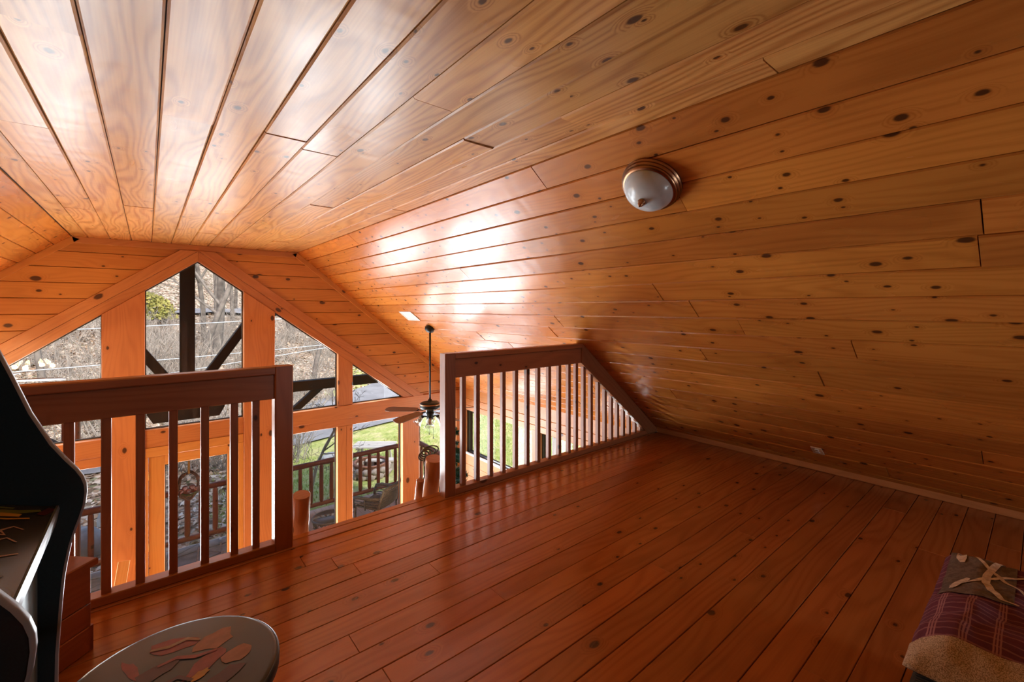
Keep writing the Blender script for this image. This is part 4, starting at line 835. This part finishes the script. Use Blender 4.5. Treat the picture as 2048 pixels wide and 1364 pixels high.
MB().tube([(2.43 + 0.25 * math.cos(a), 7.90 + 0.25 * math.sin(a), PZ + 0.285) for a in [2 * PI * i / 40 for i in range(41)]], 0.010, 6, False).obj('lower_ring', m_wick, wt)
for k in range(4):
    a = PI / 4 + k * PI / 2; MB().tube([(2.43 + 0.262 * math.cos(a), 7.90 + 0.262 * math.sin(a), PZ + 0.40), (2.43 + 0.24 * math.cos(a), 7.90 + 0.24 * math.sin(a), PZ + 0.2), (2.43 + 0.25 * math.cos(a), 7.90 + 0.25 * math.sin(a), PZ + 0.028)], 0.014, 7).obj('leg', m_wick, wt)
# ================================================================== GROUND
GZ = -3.0
def ground(x, y):
    y0 = 13.0 + min(max((x - 2.0) * 1.3, 0.0), 15.0); s = y - y0; h = GZ
    if s > 0:
        h += 0.17 * min(s, 23.0)
        if s > 27: h += 0.47 * (s - 27)
    if x < -1.5: h += 0.25 * (-1.5 - x) * min(1.0, max(0.0, (y - 9.4) / 4)) * 0.35
    a = min(1.0, max(0.0, (y - 10.0) / 6.0)); h += a * 0.35 * mnoise.noise((x * 0.16, y * 0.16, 2.0)) + a * 0.10 * mnoise.noise((x * 0.6, y * 0.6, 5.0))
    return h
def ground_mat(name, grassy):
    m, nt, p = mat_new(name); b = NB(nt); tc = b.n('ShaderNodeTexCoord'); V = tc.outputs['Object']
    vo = b.n('ShaderNodeTexVoronoi'); vo.inputs['Scale'].default_value = 9.0; b.link(V, vo.inputs['Vector']); cs = b.n('ShaderNodeSeparateColor'); b.link(vo.outputs['Color'], cs.inputs[0])
    leaf = b.ramp(cs.outputs[0], [(0.0, (0.08, 0.06, 0.04)), (0.3, (0.24, 0.17, 0.12)), (0.6, (0.44, 0.34, 0.26)), (0.85, (0.62, 0.54, 0.46)), (1.0, (0.13, 0.15, 0.06))])
    gr = b.ramp(b.noise(V, 2.2, 6, 0.7), [(0.2, (0.16, 0.22, 0.05)), (0.45, (0.33, 0.38, 0.12)), (0.6, (0.46, 0.44, 0.21)), (0.8, (0.55, 0.48, 0.30))])
    at = b.n('ShaderNodeAttribute'); at.attribute_name = 'grass'
    f = b.sstep(b.math('ADD', at.outputs['Fac'], b.math('MULTIPLY', b.math('SUBTRACT', b.noise(V, 0.9, 5, 0.65), 0.5), 1.1)), 0.35, 0.65)
    b.link(b.mix(f, leaf, gr), p.inputs['Base Color']); p.inputs['Roughness'].default_value = 0.95; p.inputs['Specular IOR Level'].default_value = 0.1
    bp = b.n('ShaderNodeBump'); bp.inputs['Distance'].default_value = 0.08; bp.inputs['Strength'].default_value = 0.8; b.link(b.noise(V, 7, 4), bp.inputs['Height']); b.link(bp.outputs[0], p.inputs['Normal']); return m
vs = []; fs = []; ga = []; xs = [-45 + 1.0 * i for i in range(106)]; yv = [RY + 0.13 + 0.7 * j for j in range(30)] + [RY + 0.13 + 21 + 1.3 * j for j in range(55)]
for x in xs:
    for y in yv:
        vs.append((x, y, ground(x, y))); y0 = 13.0 + min(max((x - 2.0) * 1.3, 0.0), 15.0)
        ga.append(max(0.0, min(1.0, 0.5 + (x - 1.5) * 0.2 - max(0, y - y0 + 1.5) * 0.25)))
ny = len(yv); fs = [(i * ny + j, (i + 1) * ny + j, (i + 1) * ny + j + 1, i * ny + j + 1) for i in range(len(xs) - 1) for j in range(ny - 1)]
gm = MB().add(vs, fs, True).mesh('ground'); at = gm.attributes.new('grass', 'FLOAT', 'POINT'); at.data.foreach_set('value', ga)
gnd = struct(link('ground', gm, ground_mat('leafy_ground', True)))
sideg = MB().box((PX1 + 0.02, -6, GZ - 0.1), (70, RY + 0.2, GZ)); sideg = sideg.mesh('ground'); a2 = sideg.attributes.new('grass', 'FLOAT', 'POINT'); a2.data.foreach_set('value', [1.0] * len(sideg.vertices))
struct(link('ground', sideg, gm.materials[0]))
m_asph = plain('pale_asphalt', (0.27, 0.27, 0.285), 0.85, vary=0.25, vscale=1.5, bump=0.1)
def strip(name, pts, w, lift):
    mb = MB(); vs = []; n = len(pts); K = 6
    for i, p in enumerate(pts):
        a = Vector(pts[max(0, i - 1)]); b = Vector(pts[min(n - 1, i + 1)]); d = (b - a).normalized(); nn = Vector((-d.y, d.x)); ww = w[i]
        for k in range(K + 1): c = Vector(p) + nn * ww * (k / K - 0.5); vs.append((c.x, c.y, ground(c.x, c.y) + lift))
    mb.add(vs, [(i * (K + 1) + k, (i + 1) * (K + 1) + k, (i + 1) * (K + 1) + k + 1, i * (K + 1) + k + 1) for i in range(n - 1) for k in range(K)], True)
    return struct(mb.obj(name, m_asph))
def smooth_path(pts, w, k=6):
    P, W = [], []
    for (a, b, wa, wb) in zip(pts[:-1], pts[1:], w[:-1], w[1:]):
        for i in range(k): f = i / k; P.append((a[0] + (b[0] - a[0]) * f, a[1] + (b[1] - a[1]) * f)); W.append(wa + (wb - wa) * f)
    P.append(pts[-1]); W.append(w[-1]); return P, W
strip('driveway', *smooth_path([(-3, 15.6), (1.0, 15.2), (4.0, 15.8), (7.5, 18.2), (12, 20), (20, 21.5), (34, 23)], [0.7, 1.0, 1.6, 6.0, 9.5, 10, 10]), 0.07)
strip('road', *smooth_path([(-40, 37.5), (-10, 37.5), (2, 38), (9, 47), (24, 53), (50, 54)], [3, 3, 3, 3, 3, 3], 14), 0.22)
# grass blades on the lawn and loose leaves on the slope
q = random.Random(31)
gb_ = MB()
for i in range(26000):
    x = q.uniform(1.0, 17); y = q.uniform(RY + 0.3, 17)
    if y > 13.6 + max(0, x - 5) * 0.3 or (x - 4.6) ** 2 + (y - 11.5) ** 2 < 1.0: continue
    z_ = ground(x, y); h = q.uniform(0.04, 0.10); a = q.uniform(0, 6.28); dx, dy = 0.012 * math.cos(a), 0.012 * math.sin(a); l = q.uniform(-0.04, 0.04)
    k = len(gb_.v); gb_.v += [(x - dx, y - dy, z_), (x + dx, y + dy, z_), (x + l, y - l, z_ + h)]; gb_.f.append((k, k + 1, k + 2)); gb_.sm.append(False)
g_o = gb_.obj('grass', plain('grass_blades', (0.22, 0.34, 0.06), 0.8, vscale=3, col2=(0.42, 0.42, 0.16))); tag(g_o, 'short patchy spring grass of the lawn beyond the porch', 'grass', None, 'stuff')
lv = MB()
for i in range(30000):
    y = RY + 0.6 + q.random() ** 1.4 * 28; x = q.uniform(-7, 11)
    if x > 2.5 and y < 13.5 + (x - 2) * 1.1: continue
    z_ = ground(x, y); r = q.uniform(0.035, 0.075) * (1 + (y - 9) * 0.03); a = q.uniform(0, 6.28); t1, t2 = q.uniform(-0.6, 0.6), q.uniform(-0.6, 0.6); u = Vector((math.cos(a), math.sin(a), t1)) * r; v = Vector((-math.sin(a), math.cos(a), t2)) * r * 0.55; c = Vector((x, y, z_ + 0.03))
    k = len(lv.v); lv.v += [tuple(c - u), tuple(c - v), tuple(c + u), tuple(c + v)]; lv.f.append((k, k + 1, k + 2, k + 3)); lv.sm.append(False)
m_leaf, nt, p = mat_new('dry_leaf'); b = NB(nt); ge = b.n('ShaderNodeNewGeometry'); b.link(b.ramp(ge.outputs['Random Per Island'], [(0.0, (0.22, 0.12, 0.06)), (0.4, (0.44, 0.30, 0.19)), (0.75, (0.62, 0.50, 0.38)), (1.0, (0.72, 0.66, 0.58))]), p.inputs['Base Color']); p.inputs['Roughness'].default_value = 0.8
tag(lv.obj('fallen_leaves', m_leaf), 'dry brown leaves covering the wooded slope beyond the porch', 'leaves', None, 'stuff')
# ------------------------------------------------------------------ things on the lawn
m_stone = plain('fieldstone', (0.40, 0.33, 0.28), 0.9, vary=0.5, vscale=6, bump=0.5)
fp = empty('fire_pit', (4.58, 11.45, GZ), 'round stone fire pit with a rusty rim on the lawn', 'fire pit')
q = random.Random(41)
def rock(c, r, seed, fl=0.75):
    g = random.Random(seed); bm_ = bmesh.new(); bmesh.ops.create_icosphere(bm_, subdivisions=2, radius=1.0)
    for v in bm_.verts: n = 1 + 0.22 * mnoise.noise(v.co * 1.6 + Vector((seed * 3.1, 0, 0))); v.co = Vector((v.co.x * r[0], v.co.y * r[1], v.co.z * r[2])) * n
    me = bpy.data.meshes.new('rock'); bm_.to_mesh(me); bm_.free(); me.polygons.foreach_set('use_smooth', [True] * len(me.polygons)); return me, Matrix.Translation(c) @ Matrix.Rotation(g.uniform(0, 6), 4, 'Z')
gz = ground(4.58, 11.45)
for l in range(2):
    for k in range(13):
        a = 2 * PI * (k + 0.5 * l) / 13; me, mw = rock((0, 0, 0), (0.12, 0.09, 0.085), k + 20 * l)
        link('stone', me, m_stone, fp, Matrix.Translation((4.58 + 0.46 * math.cos(a), 11.45 + 0.46 * math.sin(a), gz + 0.07 + 0.13 * l)) @ Matrix.Rotation(a + PI / 2, 4, 'Z'))
MB().lathe([(0.40, 0.0), (0.44, 0.0), (0.44, 0.32), (0.46, 0.33), (0.46, 0.345), (0.38, 0.345), (0.38, 0.33), (0.40, 0.32), (0.40, 0.0)], 32, (4.58, 11.45, gz), caps=False).obj('steel_ring', plain('rusty_steel', (0.30, 0.13, 0.08), 0.8, vary=0.5), fp)
MB().lathe([(0.0, 0.08), (0.39, 0.05)], 24, (4.58, 11.45, gz)).obj('ash', plain('ash', (0.24, 0.25, 0.27), 0.95, vary=0.5), fp)
e1 = Vector((0.77, -0.64, 0)); e2 = Vector((0.64, 0.77, 0)); BO = Vector((5.05, 12.35, ground(5.05, 12.35)))
bt = empty('picnic_bench', tuple(BO), 'weathered pale slatted bench table standing on the lawn beyond the porch railing', 'bench')
for k in range(5): plank('slat', bt, M['greywood'], BO + e2 * (-0.24 + 0.12 * k) + Vector((0, 0, 0.50)), e1, e2, (0, 0, 1), 1.15, 0.11, 0.035, 0.004)
for s in (-1, 1):
    for e in (-1, 1): beam('leg', bt, M['greywood'], BO + e1 * (0.42 * s) + e2 * (0.24 * e) + Vector((0, 0, -0.05)), BO + e1 * (0.40 * s) + e2 * (0.12 * e) + Vector((0, 0, 0.47)), 0.07, 0.05, up=tuple(e1))
    beam('cross_piece', bt, M['greywood'], BO + e1 * (0.42 * s) - e2 * 0.26 + Vector((0, 0, 0.44)), BO + e1 * (0.42 * s) + e2 * 0.26 + Vector((0, 0, 0.44)), 0.05, 0.06)
bs = empty('low_bench', tuple(BO + e1 * 0.4 - e2 * 0.65), 'low weathered plank seat in front of the slatted bench table', 'bench')
plank('seat_plank', bs, M['greywood'], BO + e1 * 0.4 - e2 * 0.65 + Vector((0, 0, 0.30)), e1, e2, (0, 0, 1), 0.8, 0.24, 0.04, 0.004)
for s in (-1, 1): beam('leg', bs, M['greywood'], BO + e1 * (0.4 + 0.3 * s) - e2 * 0.65 + Vector((0, 0, -0.05)), BO + e1 * (0.4 + 0.3 * s) - e2 * 0.65 + Vector((0, 0, 0.27)), 0.06, 0.2, up=tuple(e1))
for i, (x, y, r, lb_) in enumerate(((-0.95, 11.0, (0.42, 0.36, 0.40), 'large grey boulder beyond the porch railing, left of the door'), (-0.55, 12.2, (0.3, 0.25, 0.28), 'smaller pale rock uphill of the large boulder'), (4.0, 13.0, (0.28, 0.2, 0.16), 'flat stone on the lawn edge near the fire pit'))):
    me, mw = rock((x, y, ground(x, y) + 0.1), r, 70 + i); tag(link('boulder', me, plain('grey_rock', (0.36, 0.37, 0.38), 0.9, vary=0.5, vscale=3, bump=0.6), None, mw), lb_, 'rock')
ds = MB().tube([(4.90, 4.87, -3.0), (4.90, 4.87, 0.0)], 0.05, 10).obj('downspout', M['white']); tag(ds, 'pale downspout pipe outside the side window', 'pipe')
# ------------------------------------------------------------------ bare trees, shrubs, cables
m_bark = plain('grey_bark', (0.19, 0.165, 0.145), 0.95, vary=0.5, vscale=4); m_twg = plain('pale_twig', (0.42, 0.37, 0.32), 0.9, vary=0.4, vscale=3)
def tree_mesh(seed, H, r0, lean=0.0, sway=0.1, depth=4):
    g = random.Random(seed); mb = MB()
    def grow(p, d, L, r, dep):
        n = 4; pts = [p]; rad = [r]; cur = p.copy(); dd = d.copy()
        for i in range(n):
            dd = (dd + Vector((g.uniform(-1, 1), g.uniform(-1, 1), g.uniform(-0.3, 0.6))) * sway).normalized(); cur = cur + dd * L / n; pts.append(cur.copy()); rad.append(max(0.004, r * (1 - 0.55 * (i + 1) / n)))
        mb.tube(pts, rad, 7 if dep == depth else (5 if dep >= depth - 1 else 3), False)
        if dep == 0: return
        k = g.choice((3, 4, 4)) + (3 if dep == depth else 0)
        for j in range(k):
            f = g.uniform(0.3 if dep < depth else 0.35, 1.0); i = min(n - 1, int(f * n)); o = pts[i].lerp(pts[i + 1], f * n - i) if i < n else pts[-1]; rr_ = rad[i]
            a = g.uniform(0, 2 * PI); sd = dd.orthogonal().normalized(); sd = (sd * math.cos(a) + dd.cross(sd) * math.sin(a)); nd_ = (dd * g.uniform(0.3, 0.8) + sd * g.uniform(0.5, 0.9) + Vector((0, 0, 0.15))).normalized()
            grow(o, nd_, L * g.uniform(0.38, 0.62), rr_ * g.uniform(0.35, 0.6), dep - 1)
    grow(Vector((0, 0, -0.3)), Vector((lean, 0, 1)).normalized(), H, r0, depth); return mb
def plant(name, mb, x, y, mat, label, cat, group=None, part='branches'):
    me = mb if isinstance(mb, bpy.types.Mesh) else mb.mesh(part)
    o = link(name, me, mat, None, Matrix.Translation((x, y, ground(x, y)))); return tag(o, label, cat, group)
plant('bare_tree', tree_mesh(2, 11, 0.21, 0.02, 0.07), 2.35, 24.0, m_bark, 'tall grey leafless tree seen in the centre window, right of the dark king post', 'tree')
plant('bare_tree', tree_mesh(5, 8, 0.14, 0.28, 0.09), 1.55, 23.0, m_bark, 'slanting leafless tree leaning toward the tall grey tree in the centre window', 'tree')
plant('bare_tree', tree_mesh(8, 7, 0.10, -0.1, 0.12), -2.1, 18.5, m_bark, 'thin leafless tree in the left window', 'tree')
plant('bare_tree', tree_mesh(9, 2.1, 0.05, 0.05, 0.18, 4), 2.95, 11.0, m_twg, 'small spreading leafless tree just beyond the porch railing', 'tree')
plant('bare_tree', tree_mesh(14, 8, 0.12, 0.25, 0.10), 5.6, 21.0, m_bark, 'leaning leafless tree in the window right of the right column', 'tree')
tm = [tree_mesh(20 + i, 8 + i, 0.13 + 0.02 * i, 0.05 * (i - 1), 0.1, 4).mesh('branches') for i in range(4)]
q = random.Random(51)
def seen_in(x, y):
    f = x * math.sin(YAW) + y * math.cos(YAW); u = 1024 + F_PX * (x * math.cos(YAW) - y * math.sin(YAW)) / f
    return 'the left window' if u < 240 else 'the centre window' if u < 515 else 'the window right of the right column' if u < 690 else 'the windows nearest the ceiling fan'
for i in range(26):
    y = q.uniform(27, 60); x = y * q.uniform(-0.16, 0.36); o = plant('woodland_tree', tm[i % 4], x, y, m_bark, 'distant leafless woodland tree on the hillside in ' + seen_in(x, y), 'tree', 'distant trees in ' + seen_in(x, y)); o.matrix_basis = o.matrix_basis @ Matrix.Rotation(q.uniform(0, 6), 4, 'Z') @ Matrix.Scale(q.uniform(0.7, 1.3), 4)
def shrub_mesh(seed, H):
    g = random.Random(seed); mb = MB()
    for k in range(26):
        a = g.uniform(0, 6.28); sp = g.uniform(0.1, 0.8); p = Vector((g.uniform(-0.3, 0.3), g.uniform(-0.3, 0.3), -0.05)); d = Vector((math.cos(a) * sp, math.sin(a) * sp, 1)).normalized(); L = H * g.uniform(0.5, 1.0); pts = [p]
        for i in range(4): d = (d + Vector((g.uniform(-1, 1), g.uniform(-1, 1), g.uniform(-0.7, 0.3))) * 0.22).normalized(); pts.append(pts[-1] + d * L / 4)
        mb.tube(pts, [0.013, 0.011, 0.009, 0.006, 0.003], 3, False)
        for j in range(5):
            i = g.randint(1, 3); o = pts[i]; dd = (d + Vector((g.uniform(-1, 1), g.uniform(-1, 1), g.uniform(-0.2, 0.8)))).normalized(); l = L * g.uniform(0.15, 0.35); mb.tube([o, o + dd * l * 0.5 + Vector((0, 0, 0.03)), o + dd * l], [0.006, 0.005, 0.002], 3, False)
    return mb
sm_ = [shrub_mesh(60 + i, 1.5 + 0.35 * i).mesh('stems') for i in range(4)]
for i in range(110):
    y = q.uniform(13.5, 34); x = y * q.uniform(-0.15, 0.34)
    if x > 4.5 and y < 20: continue
    o = plant('bare_shrub', sm_[i % 4], x, y, m_twg, 'leafless twiggy brush clump on the slope in ' + seen_in(x, y), 'shrub', 'leafless brush in ' + seen_in(x, y)); o.matrix_basis = o.matrix_basis @ Matrix.Rotation(q.uniform(0, 6), 4, 'Z') @ Matrix.Scale(q.uniform(0.7, 1.25), 4)
m_fol = plain('mossy_foliage', (0.20, 0.22, 0.05), 0.8, vary=0.4, vscale=3, col2=(0.42, 0.36, 0.10))
fb = MB(); g = random.Random(77)
for k in range(2600):
    a, b_ = g.uniform(0, 6.28), g.uniform(0, 1.4); r = 1.6 * g.uniform(0.6, 1.0); c = Vector((r * math.cos(a) * math.cos(b_), r * math.sin(a) * math.cos(b_), 1.4 * math.sin(b_) + 0.2)); u = Vector((g.uniform(-1, 1), g.uniform(-1, 1), g.uniform(-1, 1))) * 0.09; v = u.orthogonal() * 0.6
    i0 = len(fb.v); fb.v += [tuple(c - u), tuple(c - v), tuple(c + u), tuple(c + v)]; fb.f.append((i0, i0 + 1, i0 + 2, i0 + 3)); fb.sm.append(False)
fme = fb.mesh('foliage')
for i, (x, y, lb_) in enumerate(((-0.3, 34.0, 'yellow-green evergreen bush upper left in the centre window'), (-2.6, 15.2, 'low green ivy bush below the left window'), (-3.4, 17.5, 'low green bush farther uphill in the left window'))):
    o = plant('leafy_bush', fme, x, y, m_fol, lb_, 'bush'); o.matrix_basis = o.matrix_basis @ Matrix.Scale((1.1, 0.45, 0.5)[i], 4)
m_cable = plain('cable', (0.42, 0.46, 0.50), 0.5, vary=0.1)
for i, (a, b_) in enumerate((((-14, 16, -0.25), (20, 16, 1.35)), ((-14, 16.6, -2.0), (20, 16.6, 1.9)), ((-14, 15.6, 0.7), (20, 15.6, 2.4)))):
    pts = [(a[0] + (b_[0] - a[0]) * f, a[1], a[2] + (b_[2] - a[2]) * f - 0.5 * math.sin(PI * f) * (1 if i != 1 else 0.4)) for f in [j / 30 for j in range(31)]]
    o = MB().tube(pts, 0.014, 6).obj('overhead_cable', m_cable); tag(o, ('overhead cable crossing the left and centre windows', 'lowest overhead cable, sloping across the window right of the right column', 'highest overhead cable beyond the gable windows')[i], 'cable')
for i, x in enumerate((-14, 20)):
    o = log_obj('utility_pole', None, M['greywood'], (x, 16.1, ground(x, 16.1) - 0.3), (x, 16.1, 3.2), 0.14, 0.11, 10, 0.05, 0.0, i); tag(o, ('utility pole holding the overhead cables on the far left', 'utility pole holding the overhead cables on the far right')[i], 'pole')
